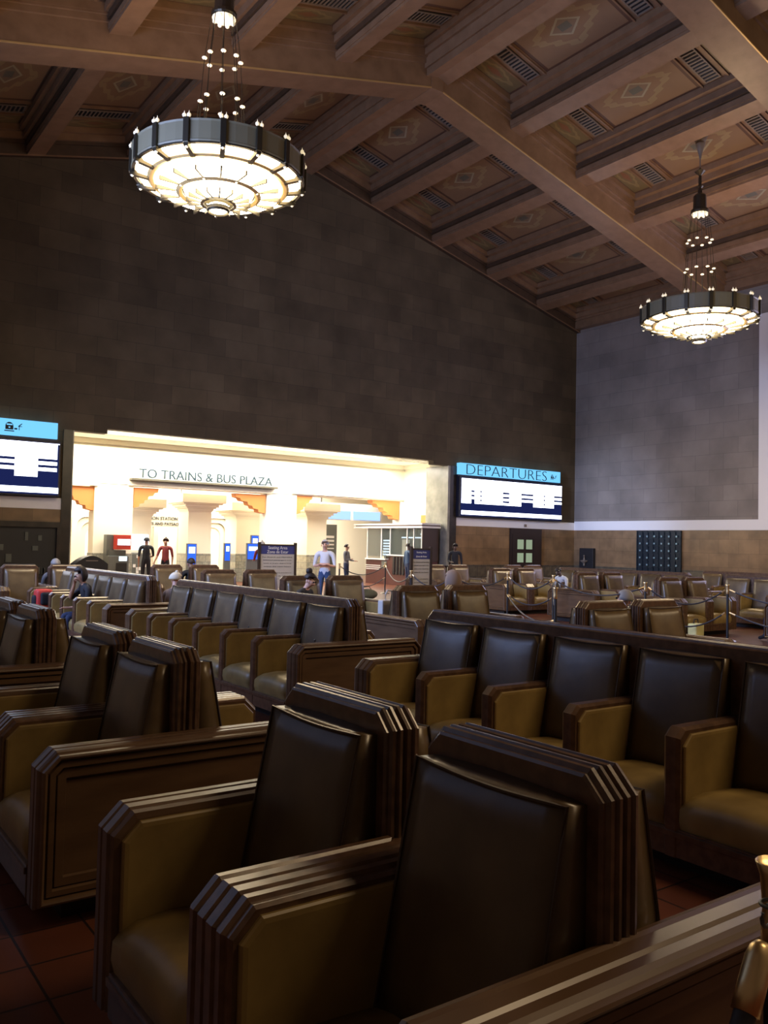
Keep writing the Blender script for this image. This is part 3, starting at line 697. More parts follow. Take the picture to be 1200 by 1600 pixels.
rotpod(15.5, 10.9, 'cross-set armchair bench behind the middle right rope posts')
rotpod(16.05, 13.55, 'cross-set armchair bench with end panel right of the slanted rope')
rotpod(16.0, 16.4, 'cross-set armchair bench in front of the panelled door')
rotpod(16.0, 19.1, 'cross-set armchair bench by the person in the black jacket')
rotpod(19.1, 19.1, 'cross-set armchair bench farthest back below the panelled door')

# ------------------------------------------------------------------ chandeliers
def chandelier(loc, label, zceil, full):
    t = empty('chandelier', loc); tag(t, label, 'chandelier', 'round tiered chandeliers')
    R = 1.7
    bm = bmesh.new(); lathe(bm, [(R-.06, -.02), (R, -.02), (R+.01, .01), (R, .03), (R, .36), (R+.02, .39), (R-.03, .39), (R-.05, .36), (R-.06, .03), (R-.06, -.02)], 48, cap=False); mesh_obj('drum', bm, M['bronze_drum'], t)
    bm = bmesh.new(); lathe(bm, [(R-.07, .0), (R-.12, -.07), (1.40, -.11)], 48, cap=False); mesh_obj('outer_glass_ring', bm, M['lamp'], t)
    bm = bmesh.new(); lathe(bm, [(1.24, -.12), (1.22, -.24), (.84, -.31)], 48, cap=False); mesh_obj('middle_glass_ring', bm, M['lamp2'], t)
    bm = bmesh.new(); lathe(bm, [(.70, -.26), (.62, -.42), (.36, -.50), (.30, -.51)], 32, cap=False); mesh_obj('inner_glass_bowl', bm, M['lamp2'], t)
    bm = bmesh.new(); lathe(bm, [(.0, -.66), (.15, -.66), (.19, -.62), (.19, -.53), (.0, -.50)], 24, cap=False); mesh_obj('centre_lamp', bm, M['lamp2'], t)
    bm = bmesh.new()
    for r_, z_, w_ in ((R-.03, -.03, .03), (.77, -.30, .05), (.33, -.51, .03)): lathe(bm, [(r_-w_, z_-.02), (r_+w_, z_-.02), (r_+w_, z_+.06), (r_-w_, z_+.06), (r_-w_, z_-.02)], 48, cap=False)
    lathe(bm, [(.20, -.68), (.23, -.64), (.23, -.58), (.20, -.57)], 24, cap=False)
    lathe(bm, [(R-.10, .26), (.3, .30), (.3, .34), (R-.10, .30), (R-.10, .26)], 48, cap=False)
    mesh_obj('ring_frame', bm, M['bronze'], t)
    bm = bmesh.new(); lathe(bm, [(1.40, -.12), (1.36, -.15), (1.28, -.15), (1.24, -.12), (1.28, -.08), (1.38, -.08), (1.40, -.12)], 48, cap=False)
    lathe(bm, [(.84, -.32), (.78, -.35), (.72, -.33)], 48, cap=False); mesh_obj('gilt_ring', bm, M['gilt'], t)
    def f_br(bm):
        box(bm, R-.02, R+.05, -.055, .055, -.06, .41, bev=.01); prism(bm, [(R+.03, -.11), (R+.02, .0), (1.38, -.08), (1.36, -.17)], -.045, .045, 'y')
    def f_kn(bm):
        for y in (-.045, .045):
            ball(bm, (R+.02, y, .45), .040, seg=8, rings=6)
            lathe(bm, [(.012, .03), (.0, .09)], 6, (R+.02, y, .45))
    def f_low(bm):
        ball(bm, (R-.02, 0, -.11), .035, seg=8, rings=6)
    for k in range(16):
        a = 2*PI*k/16
        b_ = part('bracket', 'chan_bracket', f_br, [M['bronze']], t, rz=a)
        part('knob', 'chan_knob', f_kn, [M['crystal']], b_)
        part('glass_rib', 'chan_rib', lambda bm: box(bm, .84, 1.24, -.016, .016, -.335, -.25), [M['bronze']], t, rz=a)
        part('bowl_rib', 'chan_bowlrib', lambda bm: box(bm, .34, .64, -.014, .014, -.51, -.42), [M['bronze']], t, rz=a)
        part('drop', 'chan_drop', f_low, [M['crystal']], b_)
    def f_rim(bm):
        for k in range(8):
            a = 2*PI*k/8; ball(bm, (.80*math.cos(a), .80*math.sin(a), -.33), .03, seg=6, rings=4)
    part('small_beads', 'chan_beads', f_rim, [M['crystal']], t)
    # rods in three lengths with disc collars
    zs = [.36, 1.55, 2.45, 3.35]; rs = [.52, .42, .36, .24]
    def f_rod(bm):
        for i in range(3):
            dx = .07 if i == 0 else .0
            if i == 0:
                tube(bm, [(rs[0]+.03, 0, zs[0]-.05), (rs[1]+.02, 0, zs[1])], .012, 6); tube(bm, [(rs[0]-.04, 0, zs[0]-.05), (rs[1]-.02, 0, zs[1])], .012, 6)
            else: tube(bm, [(rs[i], 0, zs[i]), (rs[i+1], 0, zs[i+1])], .008, 6)
    def f_disc(bm):
        for r_, z_ in ((rs[0]-.01, zs[0]+.22), (rs[1], zs[1]), (rs[2], zs[2])):
            ball(bm, (r_, 0, z_), .055, (1, 1, .55), seg=10, rings=6)
    for k in range(8):
        rd = part('suspension_rod', 'chan_rod', f_rod, [M['bronze']], t, rz=2*PI*(k+.5)/8); part('disc_bead', 'chan_disc', f_disc, [M['crystal']], rd)
    bm = bmesh.new()
    lathe(bm, [(.10, 3.30), (.24, 3.32), (.26, 3.36), (.26, 3.42), (.20, 3.46), (.19, 3.85), (.15, 3.9), (.07, 3.95), (.05, 4.1), (.10, 4.15), (.05, 4.22), (.04, 4.5), (.16, 4.62), (.05, 4.7), (.02, 4.75)], 20)
    mesh_obj('canopy_housing', bm, M['bronze'], t)
    bm = bmesh.new(); lathe(bm, [(.0, 3.24), (.16, 3.27), (.24, 3.31)], 20, cap=False)
    for k in range(8): a = 2*PI*k/8; ball(bm, (.2*math.cos(a), .2*math.sin(a), 3.28), .045, seg=8, rings=6)
    mesh_obj('housing_lamp', bm, M['crystal'], t)
    zt = zceil-loc[2]
    bm = bmesh.new(); tube(bm, [(0, 0, 4.7), (0, 0, zt-.5)], .018, 8)
    lathe(bm, [(.03, zt-.75), (.05, zt-.62), (.13, zt-.35), (.15, zt-.3), (.13, zt-.26), (.17, zt-.2), (.22, zt-.05), (.22, zt+.12)], 20); mesh_obj('ceiling_rose', bm, M['grille_frame'], t)
    # its own lamps: uplight above the drum, downlight below
    for z_, rx, e, col in ((.50, PI, 125, (1, .66, .36)), (-.74, 0, 300, (1, .74, .44))):
        l = bpy.data.lights.new('lamp', 'AREA'); l.shape = 'DISK'; l.size = 2.6; l.energy = e; l.color = col
        lo = bpy.data.objects.new('lamp', l); COL.objects.link(lo); lo.parent = t; lo.location = (0, 0, z_); lo.rotation_euler = (rx, 0, 0)
    return t
chandelier((7.05, 15.75, 8.98), 'nearer and larger chandelier, lit drum at upper left', zc(7.05, 16.45), True)
chandelier((22.75, 15.4, 8.75), 'farther chandelier, lit drum at upper right before the grey wall', zc(22.75, 16.45), False)

# ------------------------------------------------------------------ rope posts
def stanchion_parts(t, h, big):
    bm = bmesh.new(); lathe(bm, [(.16, 0), (.16, .012), (.13, .03), (.03, .045), (.026, .06)], 20); mesh_obj('base', bm, M['bronze'], t)
    bm = bmesh.new(); lathe(bm, [(.024, .05), (.024, h-.14)], 12 if not big else 24); mesh_obj('post', bm, M['black'], t, smooth=False)
    bm = bmesh.new(); lathe(bm, [(.026, h-.18), (.030, h-.175), (.030, h-.13), (.027, h-.10), (.032, h-.03), (.042, h), (.040, h+.002), (.034, h-.012), (.0, h-.014)], 24); mesh_obj('cup_top', bm, M['brass'], t, smooth=True)
SPOT = {}
def stanchion(key, x, y, label, h=1.08, big=False):
    t = empty('rope_post', (x, y, 0)); tag(t, label, 'stanchion', 'rope barrier posts'); stanchion_parts(t, h, big); SPOT[key] = (x, y, h); return t
def rope(a, b_, z, sag, label, r=.016):
    A = Vector((SPOT[a][0], SPOT[a][1], z)); B = Vector((SPOT[b_][0], SPOT[b_][1], z)); d = (B-A); d.z = 0; d.normalize(); A += d*.045; B -= d*.045
    pts = []
    for k in range(17):
        s = k/16; p = A.lerp(B, s); p.z -= sag*(1-(2*s-1)**2); pts.append(p)
    t = empty('barrier_rope', (A.x, A.y, 0)); tag(t, label, 'rope', 'ropes of the rope barrier')
    off = Vector((A.x, A.y, 0))
    bm = bmesh.new(); tube(bm, [p-off for p in pts], r, 8); mesh_obj('cord', bm, M['rope'], t, smooth=True)
    bm = bmesh.new(); tube(bm, [pts[0]-off, pts[1].lerp(pts[0], .3)-off], r*1.25, 8); tube(bm, [pts[-1]-off, pts[-2].lerp(pts[-1], .3)-off], r*1.25, 8); mesh_obj('end_cap', bm, M['brass'], t)
stanchion('n', 1.785, 1.01, 'brass-cupped black rope post at lower right, nearest camera', 1.035, True)
stanchion('n2', .45, .80, 'rope post just outside the lower frame holding the near rope', 1.05, True)
stanchion('a', 10.18, 9.44, 'rope post in front of the wide gap behind the long tan bench')
stanchion('b', 14.75, 13.75, 'rope post left of the yellow-lit leather backs')
stanchion('c', 14.6, 15.1, 'rope post before the cross-set bench under the panelled door')
stanchion('d', 13.9, 10.55, 'rope post left of the paired green-tan backs at right')
stanchion('e', 14.9, 9.42, 'rope post near the right edge by the bright yellow bag')
stanchion('f', 17.5, 24.2, 'rope post in front of the maroon kiosk')
stanchion('g', 14.82, 23.0, 'rope post right of the man in the white polo')
stanchion('h', 12.9, 16.75, 'rope post at left edge of the narrow seating notice')
stanchion('i', 13.2, 15.5, 'rope post rising behind the tan-hooded person')
for a, b_, zz, sg, lb in (('h', 'i', .98, .26, 'rope from narrow notice to tan-hooded person'), ('i', 'c', .98, .22, 'upper rope running right from the tan-hooded person'),
        ('c', 'b', .98, .25, 'upper rope sagging before the panelled door'), ('c', 'b', .55, .2, 'lower rope sagging before the panelled door'),
        ('a', 'c', .55, .22, 'lower rope crossing the aisle to the door-side post'), ('a', 'b', .98, .35, 'slanted rope from aisle post to yellow-lit bench'), ('b', 'd', .98, .25, 'rope left of the paired backs at right'),
        ('d', 'e', .98, .3, 'upper rope in front of the paired backs at right'), ('d', 'e', .55, .3, 'lower rope in front of the paired backs at right'),
        ('g', 'f', .98, .30, 'upper rope in front of the kiosk'), ('g', 'f', .55, .28, 'lower rope in front of the kiosk'), ('f', 'h', .98, .35, 'rope from kiosk post towards narrow notice')):
    rope(a, b_, zz, sg, lb)
SPOT['out'] = (17.4, 7.0, 1.08)
stanchion('out', 14.95, 6.6, 'rope post beyond the right edge of view')
rope('e', 'out', .98, .25, 'upper rope leaving through the right edge'); rope('e', 'out', .55, .25, 'lower rope leaving through the right edge')
# near rope with brass hook and sleeve
t = empty('barrier_rope', (1.74, .99, 0)); tag(t, 'thick dark rope with brass sleeve hooked on the nearest post', 'rope', 'ropes of the rope barrier')
A = Vector((-.028, 0, .925)); B = Vector((.50-1.74, .81-.99, .925)); pts = []
for k in range(25):
    s = k/24; p = A.lerp(B, s); p.z -= .46*(1-(2*s-1)**2); pts.append(p)
bm = bmesh.new(); tube(bm, pts[1:24], .022, 14); mesh_obj('cord', bm, M['rope'], t, smooth=True)
bm = bmesh.new(); tube(bm, [pts[0].lerp(pts[1], .35), pts[0].lerp(pts[1], .5), pts[0].lerp(pts[1], .75), pts[1].lerp(pts[2], .3), pts[2]], [.012, .022, .027, .028, .028], 16); tube(bm, [pts[-1], pts[-2], pts[-3], pts[-4]], [.012, .023, .024, .024], 16); mesh_obj('brass_sleeve', bm, M['brass'], t, smooth=True)
bm = bmesh.new()
hk = [Vector((-.022+.022*math.sin(a), .0, .945+.022*math.cos(a))) for a in [k*PI/6 for k in range(11)]]; tube(bm, hk, .0045, 8)
rg = [Vector((-.004+.026*math.cos(a), .022*math.sin(a), .965)) for a in [k*PI/8 for k in range(17)]]; tube(bm, rg, .004, 8); mesh_obj('hook', bm, M['greymetal'], t, smooth=True)

# ------------------------------------------------------------------ notices, kiosk, machines
def notice(x, y, w_, z0, z1, label, lines, yaw=0):
    t = empty('seating_notice', (x, y, 0), yaw); tag(t, label, 'notice board')
    bm = bmesh.new()
    for sx in (-1, 1): box(bm, sx*(w_/2+.03)-.035, sx*(w_/2+.03)+.035, -.035, .035, 0, z1+.08, bev=.005); box(bm, sx*(w_/2+.03)-.05, sx*(w_/2+.03)+.05, -.2, .2, 0, .05)
    box(bm, -w_/2, w_/2, -.02, .02, z1-.01, z1+.03); mesh_obj('frame', bm, M['door'], t)
    bm = bmesh.new(); box(bm, -w_/2, w_/2, -.012, .012, z0, z1-.24); mesh_obj('text_panel', bm, M['sign_paper'], t)
    bm = bmesh.new(); box(bm, -w_/2, w_/2, -.014, .014, z1-.24, z1-.01); mesh_obj('title_panel', bm, M['sign_navy'], t)
    o = text('Seating Area', w_*.56, M['white'], t, 'title', extrude=.002); o.location = (0, -.02, z1-.075)
    o = text('Zona de Estar', w_*.62, M['white'], t, 'title', extrude=.002); o.location = (0, -.02, z1-.175)
    z = z1-.32
    for k, (ln, fr) in enumerate(lines):
        if ln: o = text(ln, w_*fr, M['sign_ink'], t, 'text_line', height=.030, extrude=.001); o.location = (0, -.016, z)
        z -= .085
LN = [('For Amtrak and Metrolink', .88), ('ticketed passengers only', .84), ('with a train departing', .82), ('within the next hours', .8), ('', 0), ('Solamente para pasajeros', .84), ('con boletos de Amtrak', .8), ('y Metrolink', .6)]
notice(11.25, 20.6, 1.05, .45, 1.62, 'large navy-headed seating notice between posts near the polo-shirted man', LN)
notice(13.4, 17.0, .56, .50, 1.60, 'narrow navy-headed seating notice behind the tan-hooded person', LN)
# kiosk
t = empty('ticket_kiosk', (21.6, 27.35, 0)); tag(t, 'maroon ticket kiosk with glazed front and striped roof in the passage', 'kiosk')
KL = 4.0
bm = bmesh.new(); box(bm, 0, .85, 0, KL, 0, 1.05); box(bm, 0, .85, 0, 2.3, 1.05, 1.24); mesh_obj('counter', bm, M['maroon'], t)
bm = bmesh.new(); box(bm, -.08, .4, .9, 2.35, 1.24, 1.29); box(bm, -.08, .4, 2.45, KL, 1.05, 1.10)
for z in (.62, .70, .78): box(bm, -.012, 0, 0, 1.1, z, z+.03); box(bm, -.012, 0, 2.9, KL, z, z+.03)
mesh_obj('counter_trim', bm, M['white'], t)
bm = bmesh.new(); box(bm, -.1, .9, -.1, KL+.9, 2.42, 2.50); box(bm, -.06, .9, -.05, KL+.8, 2.50, 2.55, 1); box(bm, -.1, .9, -.1, KL+.9, 2.55, 2.62); mesh_obj('roof', bm, [M['white'], M['maroon']], t)
for y in (0.02, .55, 1.0, 2.2, 2.85, KL-.08):
    bm = bmesh.new(); box(bm, 0, .05, y, y+.05, 1.05, 2.42); mesh_obj('mullion', bm, M['white'], t)
bm = bmesh.new(); box(bm, .02, .03, 0, KL, 1.2, 2.42); mesh_obj('glazing', bm, M['glass'], t)
bm = bmesh.new(); box(bm, .8, .85, 0, KL, 1.05, 2.42); box(bm, 0, .85, -.02, 0, 1.05, 2.42); mesh_obj('rear_wall', bm, mat('kiosk_brown', (.05, .03, .022), .5), t)
bm = bmesh.new(); box(bm, .3, .34, 1.25, 1.75, 1.3, 1.95); box(bm, .4, .5, 3.2, 3.45, 1.1, 1.45, 0); mesh_obj('white_cabinet', bm, M['cream'], t)
bm = bmesh.new()
for k in range(6): box(bm, .06, .08, 2.25, 2.8, 1.25+k*.12, 1.32+k*.12)
mesh_obj('menu_board', bm, M['lit_white'], t)
bm = bmesh.new()
for k in range(4): box(bm, -.05, -.01, 1.15+k*.22, 1.30+k*.22, .45, 1.2, bev=.02)
mesh_obj('leaflet_rack', bm, M['black'], t)
bm = bmesh.new(); box(bm, -.02, 0, 2.42, 2.8, .68, 1.0); mesh_obj('counter_screen', bm, M['greymetal'], t)
bm = bmesh.new(); box(bm, .45, .48, .2, 2.0, 2.0, 2.06); box(bm, .45, .48, .15, .7, 2.15, 2.2); mesh_obj('inside_lamp', bm, M['lit_white'], t)
# blue display board hanging above kiosk
t = empty('hanging_timetable', (22.3, 33.6, 0)); tag(t, 'pale blue hanging timetable screens behind the kiosk arch', 'display')
bm = bmesh.new(); box(bm, -1.7, 1.7, 0, .15, 2.8, 3.6); mesh_obj('case', bm, M['white'], t)
bm = bmesh.new()
for k in range(2): box(bm, -1.65+k*1.7, -.1+k*1.7, -.02, 0, 2.85, 3.25)
mesh_obj('screen', bm, emis('pale_blue_screen', (.35, .55, 1), 1.6), t)
bm = bmesh.new(); box(bm, -1.7, -1.66, .05, .1, 3.6, 4.7); box(bm, 1.6, 1.64, .05, .1, 3.6, 4.7); mesh_obj('hanger', bm, M['black'], t)
# poster
t = empty('framed_poster', (21.2, 33.9, 0)); tag(t, 'dark framed black and white poster left of the kiosk', 'poster')
bm = bmesh.new(); box(bm, -.38, .38, 0, .08, 1.35, 2.2); box(bm, -.5, .5, .08, .2, 0, 2.6, 0); mesh_obj('frame', bm, M['greymetal'], t)
bm = bmesh.new()
for k in range(4): box(bm, -.3, .3, -.01, 0, 1.45+k*.17, 1.5+k*.17+.02*k)
mesh_obj('picture', bm, M['white'], t)
# ticket machine left of the lettered arch
t = empty('ticket_machine', (10.1, 30.45, 0)); tag(t, 'grey ticket machine topped by a red and white box', 'machine')
bm = bmesh.new(); box(bm, -.36, .36, -.3, .35, 0, 1.1, bev=.02); box(bm, -.36, -.1, .0, .35, 1.1, 1.85); prism(bm, [(-.3, 1.0), (.3, 1.0), (.3, 1.3), (-.3, 1.3)], -.12, .2, 'x' if False else 'y'); mesh_obj('body', bm, M['greymetal'], t)
bm = bmesh.new(); box(bm, -.12, .42, -.28, .34, 1.33, 1.85, bev=.01); mesh_obj('red_box', bm, M['red'], t)
bm = bmesh.new(); box(bm, -.06, .40, -.295, -.28, 1.48, 1.70); mesh_obj('white_panel', bm, M['lit_white'], t)
bm = bmesh.new(); box(bm, .0, .28, -.315, -.30, .92, 1.08); mesh_obj('screen', bm, M['lit_white'], t)
bm = bmesh.new(); box(bm, -.1, .28, -.32, -.30, .45, .85); mesh_obj('keypad_panel', bm, M['black'], t)
# arched black case
t = empty('arched_black_stand', (7.72, 25.6, 0)); tag(t, 'black arched-top booth standing at left foot of the opening', 'booth')
bm = bmesh.new(); pts = [(-.5, 0), (.45, 0), (.45, .95)]+[(.45-.95*k/12, .95+.24*math.sin(PI*k/12)) for k in range(1, 12)]+[(-.5, .95)]
prism(bm, pts, -.25, .25); mesh_obj('case', bm, M['black'], t)
bm = bmesh.new(); box(bm, -.2, .15, -.262, -.25, 1.03, 1.06); mesh_obj('small_plate', bm, M['grille_frame'], t)
# low shelf behind cop, blue banners
t = empty('magazine_rack', (11.3, 31.9, 0)); tag(t, 'rack of pale leaflets behind the person in dark uniform', 'rack')
bm = bmesh.new(); box(bm, -.8, .5, 0, .5, 0, 1.15); mesh_obj('rack', bm, M['greymetal'], t)
bm = bmesh.new()
for k in range(24): x = -.75+random.random()*1.1; z = .1+random.random()*.9; box(bm, x, x+.1, -.02, 0, z, z+.12)
mesh_obj('leaflets', bm, M['white'], t)
bm = bmesh.new(); box(bm, -.8, .5, -.02, .1, 1.3, 1.9); mesh_obj('monitor', bm, M['lit_white'], t)
def banner(x, y, w_, z0, z1, label):
    t = empty('lit_banner', (x, y, 0)); tag(t, label, 'banner')
    bm = bmesh.new(); box(bm, -w_/2-.03, w_/2+.03, 0, .1, 0, z1+.03); mesh_obj('stand', bm, M['greymetal'], t)
    bm = bmesh.new(); box(bm, -w_/2, w_/2, -.02, 0, z0, z1); mesh_obj('face', bm, M['lit_blue'], t)
    bm = bmesh.new(); box(bm, -w_/2+.04, w_/2-.04, -.03, -.02, z0+(z1-z0)*.55, z1-.1); mesh_obj('white_print', bm, M['lit_white'], t)
banner(13.75, 32.3, .35, .75, 1.55, 'narrow blue banner left of the centre column'); banner(15.45, 32.6, .22, .9, 1.6, 'slim blue banner right of the centre column')
banner(15.45, 30.2, .55, 1.02, 1.62, 'blue lit screen stand beside the person with a backpack'); banner(16.3, 31.8, .3, 1.2, 1.95, 'tall blue sign behind the person with a backpack')
t = empty('pay_phone_panel', (16.75, YP-.03, 0)); tag(t, 'black upright panel on the tiled pier right of the arch', 'panel')
bm = bmesh.new(); box(bm, -.14, .14, -.06, 0, .5, 1.12, bev=.01); mesh_obj('case', bm, M['black'], t)
bm = bmesh.new()
for k in range(6): box(bm, -.1, .1, -.07, -.06, .55+k*.09, .58+k*.09)
mesh_obj('rows', bm, M['grille_frame'], t)

# ------------------------------------------------------------------ people
def person(label, loc, rz, pose='stand', skin='light', top='black', bottom='navy', shoes='black', hair='dark', hairstyle='short', sleeves=True, arms=None, lean=0, headtilt=0, s=1.0, longsleeve=True):
    t = empty('person', loc, rz); tag(t, label, 'person')
    # faces -y in local space
    V = {}; sit = pose != 'stand'
    hz = .50 if sit else .93
    V['pelvis'] = Vector((0, 0, hz)); ln = math.radians(lean)
    def up(y, z, x=0): return Vector((x, -math.sin(ln)*z+y*math.cos(ln), hz+math.cos(ln)*z))
    V['waist'] = up(0, .14); V['chest'] = up(0, .33); V['nb'] = up(.0, .50)
    ht = math.radians(headtilt); hb = up(-.005, .535); V['neck'] = hb
    def hd(y, z): return hb+Vector((0, y*math.cos(ln+ht)-math.sin(ln+ht)*z, y*0+math.cos(ln+ht)*z-math.sin(ln+ht)*(-y)*-1*0))
    V['jaw'] = hd(-.02, .06); V['face'] = hd(-.012, .13); V['crown'] = hd(0, .195)
    rad = dict(pelvis=.145, waist=.13, chest=.155, nb=.085, neck=.055, jaw=.072, face=.088, crown=.072)
    E = [('pelvis', 'waist', 'top'), ('waist', 'chest', 'top'), ('chest', 'nb', 'top'), ('nb', 'neck', 'skin'), ('neck', 'jaw', 'skin'), ('jaw', 'face', 'skin'), ('face', 'crown', 'skin')]
    V['nose'] = V['face']+Vector((0, -.105*math.cos(ln+ht), -.02-.105*math.sin(ln+ht))); rad['nose'] = .014; E.append(('face', 'nose', 'skin'))
    arms = arms or {}
    for sd, sx in (('l', -1), ('r', 1)):
        V['sh'+sd] = up(0, .455, sx*.16); V['dl'+sd] = up(0.0, .42, sx*.205)
        ar = arms.get(sd, 'down')
        S = V['dl'+sd]
        if ar == 'down': el = S+Vector((sx*.04, .03, -.28)); wr = el+Vector((sx*.0, -.05, -.25)); hdv = Vector((0, -.01, -1))
        elif ar == 'swing': el = S+Vector((sx*.06, -.10, -.26)); wr = el+Vector((sx*.06, -.12, -.2)); hdv = Vector((0, -.3, -.9))
        elif ar == 'fold': el = S+Vector((sx*.05, -.03, -.27)); wr = el+Vector((-sx*.24, -.17, .05)); hdv = Vector((-sx*1, -.1, .1))
        elif ar == 'lap': el = S+Vector((sx*.04, -.05, -.26)); wr = el+Vector((-sx*.08, -.24, -.03)); hdv = Vector((-sx*.4, -1, 0))
        elif ar == 'face': el = S+Vector((sx*.0, -.20, -.16)); wr = V['jaw']+Vector((sx*.09, -.08, -.06)); hdv = Vector((-sx*.2, .1, 1))
        elif ar == 'reach': el = S+Vector((sx*.03, -.22, -.18)); wr = el+Vector((0, -.25, .02)); hdv = Vector((0, -1, .15))
        elif ar == 'hip': el = S+Vector((sx*.14, .08, -.24)); wr = V['pelvis']+Vector((sx*.19, -.02, .04)); hdv = Vector((-sx*.3, -.6, -.5))
        hdv.normalize()
        V['el'+sd] = el; V['wr'+sd] = wr; V['pa'+sd] = wr+hdv*.07
        rad.update({'sh'+sd: .075, 'dl'+sd: .062, 'el'+sd: .043, 'wr'+sd: .027, 'pa'+sd: .030})
        lo = 'top' if longsleeve else 'skin'
        E += [('nb', 'sh'+sd, 'top'), ('sh'+sd, 'dl'+sd, 'top'), ('dl'+sd, 'el'+sd, 'top'), ('el'+sd, 'wr'+sd, lo), ('wr'+sd, 'pa'+sd, 'skin')]
        side = hdv.cross(Vector((0, 0, 1)));
        if side.length < .1: side = Vector((0, 1, 0))
        side.normalize(); palmn = hdv.cross(side)
        for f, (o_, l_) in enumerate(((-.03, .060), (-.010, .072), (.010, .068), (.030, .052))):
            a = 'f%d%s' % (f, sd); V[a+'a'] = V['pa'+sd]+hdv*(.03+l_*.4)+side*o_; V[a+'b'] = V[a+'a']+hdv*l_*.6+palmn*.018; rad[a+'a'] = .0095; rad[a+'b'] = .008
            E += [('pa'+sd, a+'a', 'skin'), (a+'a', a+'b', 'skin')]
        V['th'+sd] = V['wr'+sd]+hdv*.045+side*.042+palmn*.012; V['tt'+sd] = V['th'+sd]+hdv*.035+side*.012; rad['th'+sd] = .011; rad['tt'+sd] = .009
        E += [('wr'+sd, 'th'+sd, 'skin'), ('th'+sd, 'tt'+sd, 'skin')]
        V['hp'+sd] = V['pelvis']+Vector((sx*.09, 0, -.05))
        if sit: kn = V['hp'+sd]+Vector((sx*.05, -.42, .03)); an = kn+Vector((0, .0, -.40)); 
        elif pose == 'stand': kn = V['hp'+sd]+Vector((sx*.01, -.02, -.42)); an = kn+Vector((sx*.01, .04, -.38))
        an.z = .085
        V['kn'+sd] = kn; V['an'+sd] = an; V['to'+sd] = an+Vector((sx*.02, -.15, -.045)); V['he'+sd] = an+Vector((0, .04, -.04))
        rad.update({'hp'+sd: .095, 'kn'+sd: .060, 'an'+sd: .042, 'to'+sd: .035, 'he'+sd: .038})
        E += [('pelvis', 'hp'+sd, 'bottom'), ('hp'+sd, 'kn'+sd, 'bottom'), ('kn'+sd, 'an'+sd, 'bottom'), ('an'+sd, 'to'+sd, 'shoes'), ('an'+sd, 'he'+sd, 'shoes')]
    keys = list(V); idx = {k: i for i, k in enumerate(keys)}
    me = bpy.data.meshes.new('body'); me.from_pydata([V[k] for k in keys], [(idx[a], idx[b_]) for a, b_, _ in E], []); me.update()
    o = bpy.data.objects.new('tmp', me); COL.objects.link(o)
    md = o.modifiers.new('s', 'SKIN'); md.use_smooth_shade = True; md.branch_smoothing = .6
    for i, k in enumerate(keys): me.skin_vertices[0].data[i].radius = (rad[k]*(1.15 if k in ('chest', 'waist', 'pelvis') else 1), rad[k]*(.85 if k in ('chest', 'waist') else 1)); me.skin_vertices[0].data[i].use_root = (k == 'pelvis')
    sb = o.modifiers.new('u', 'SUBSURF'); sb.levels = 1; sb.render_levels = 1
    bpy.context.view_layer.update(); dg = bpy.context.evaluated_depsgraph_get()
    nm = bpy.data.meshes.new_from_object(o.evaluated_get(dg)); bpy.data.objects.remove(o)
    mats = dict(skin=SK[skin], top=CL[top], bottom=CL[bottom], shoes=CL[shoes]); order = list(mats); nm.materials.clear()
    for k in order: nm.materials.append(mats[k])
    segs = [(V[a], V[b_], order.index(k)) for a, b_, k in E]
    for p in nm.polygons:
        c = p.center; best = None
        for a, b_, mi in segs:
            d = b_-a; tt = max(0, min(1, (c-a).dot(d)/max(d.length_squared, 1e-9))); dist = (c-(a+d*tt)).length
            if best is None or dist < best[0]: best = (dist, mi)
        p.material_index = best[1]; p.use_smooth = True
    b = bpy.data.objects.new('body', nm); COL.objects.link(b); b.parent = t
    # hair / headwear
    up_h = (V['crown']-V['jaw']).normalized(); fwd = Vector((0, -1, 0)); fwd = (fwd-up_h*fwd.dot(up_h)).normalized()
    R = Matrix.Rotation(0, 4, 'X'); rgt = up_h.cross(fwd) * -1
    def local(x, y, z): return V['face']+rgt*x-fwd*y+up_h*z
    bm = bmesh.new(); g = bmesh.ops.create_uvsphere(bm, u_segments=18, v_segments=12, radius=1)
    k = {'short': (.098, .108, .115), 'bun': (.098, .108, .112), 'beanie': (.112, .125, .13), 'cap': (.102, .112, .112), 'hood': (.13, .145, .17), 'long': (.11, .12, .15), 'bald': (.09, .1, .1)}[hairstyle]
    dele = []
    for v in g['verts']:
        x, y, z = v.co
        if (y < -.35 and z < .45) or z < (-.25 if hairstyle not in ('hood', 'long') else -.95): dele.append(v)
        v.co = local(x*k[0], y*k[1]+.012, z*k[2]+.03)
    bmesh.ops.delete(bm, geom=dele, context='VERTS')
    if hairstyle == 'bun': ball(bm, local(0, .07, .15), .055)
    if hairstyle == 'cap': c = local(0, -.13, .06); ball(bm, c, .07, (1, 1, .15))
    if hairstyle == 'beanie': ball(bm, local(0, 0, .16), .03)
    ho = mesh_obj({'beanie': 'beanie', 'cap': 'cap', 'hood': 'hood'}.get(hairstyle, 'hair'), bm, (CL[hair] if hairstyle in ('beanie', 'cap', 'hood') else HAIR[hair]), t, smooth=True)
    md = ho.modifiers.new('thick', 'SOLIDIFY'); md.thickness = .012
    bm = bmesh.new()
    for sx in (-1, 1): ball(bm, local(sx*.033, -.088, .012), .013, seg=8, rings=6)
    mesh_obj('eyes', bm, CL['black'], t)
    bm = bmesh.new(); ball(bm, local(0, -.082, -.065), .022, (1.2, .5, .35), seg=8, rings=6); mesh_obj('mouth', bm, SK['tan'] if skin != 'dark' else CL['brown'], t)
    bm = bmesh.new()
    for sx in (-1, 1): ball(bm, local(sx*.088, .01, -.005), .028, (.4, .7, 1.1), seg=8, rings=6)
    mesh_obj('ears', bm, SK[skin], t)
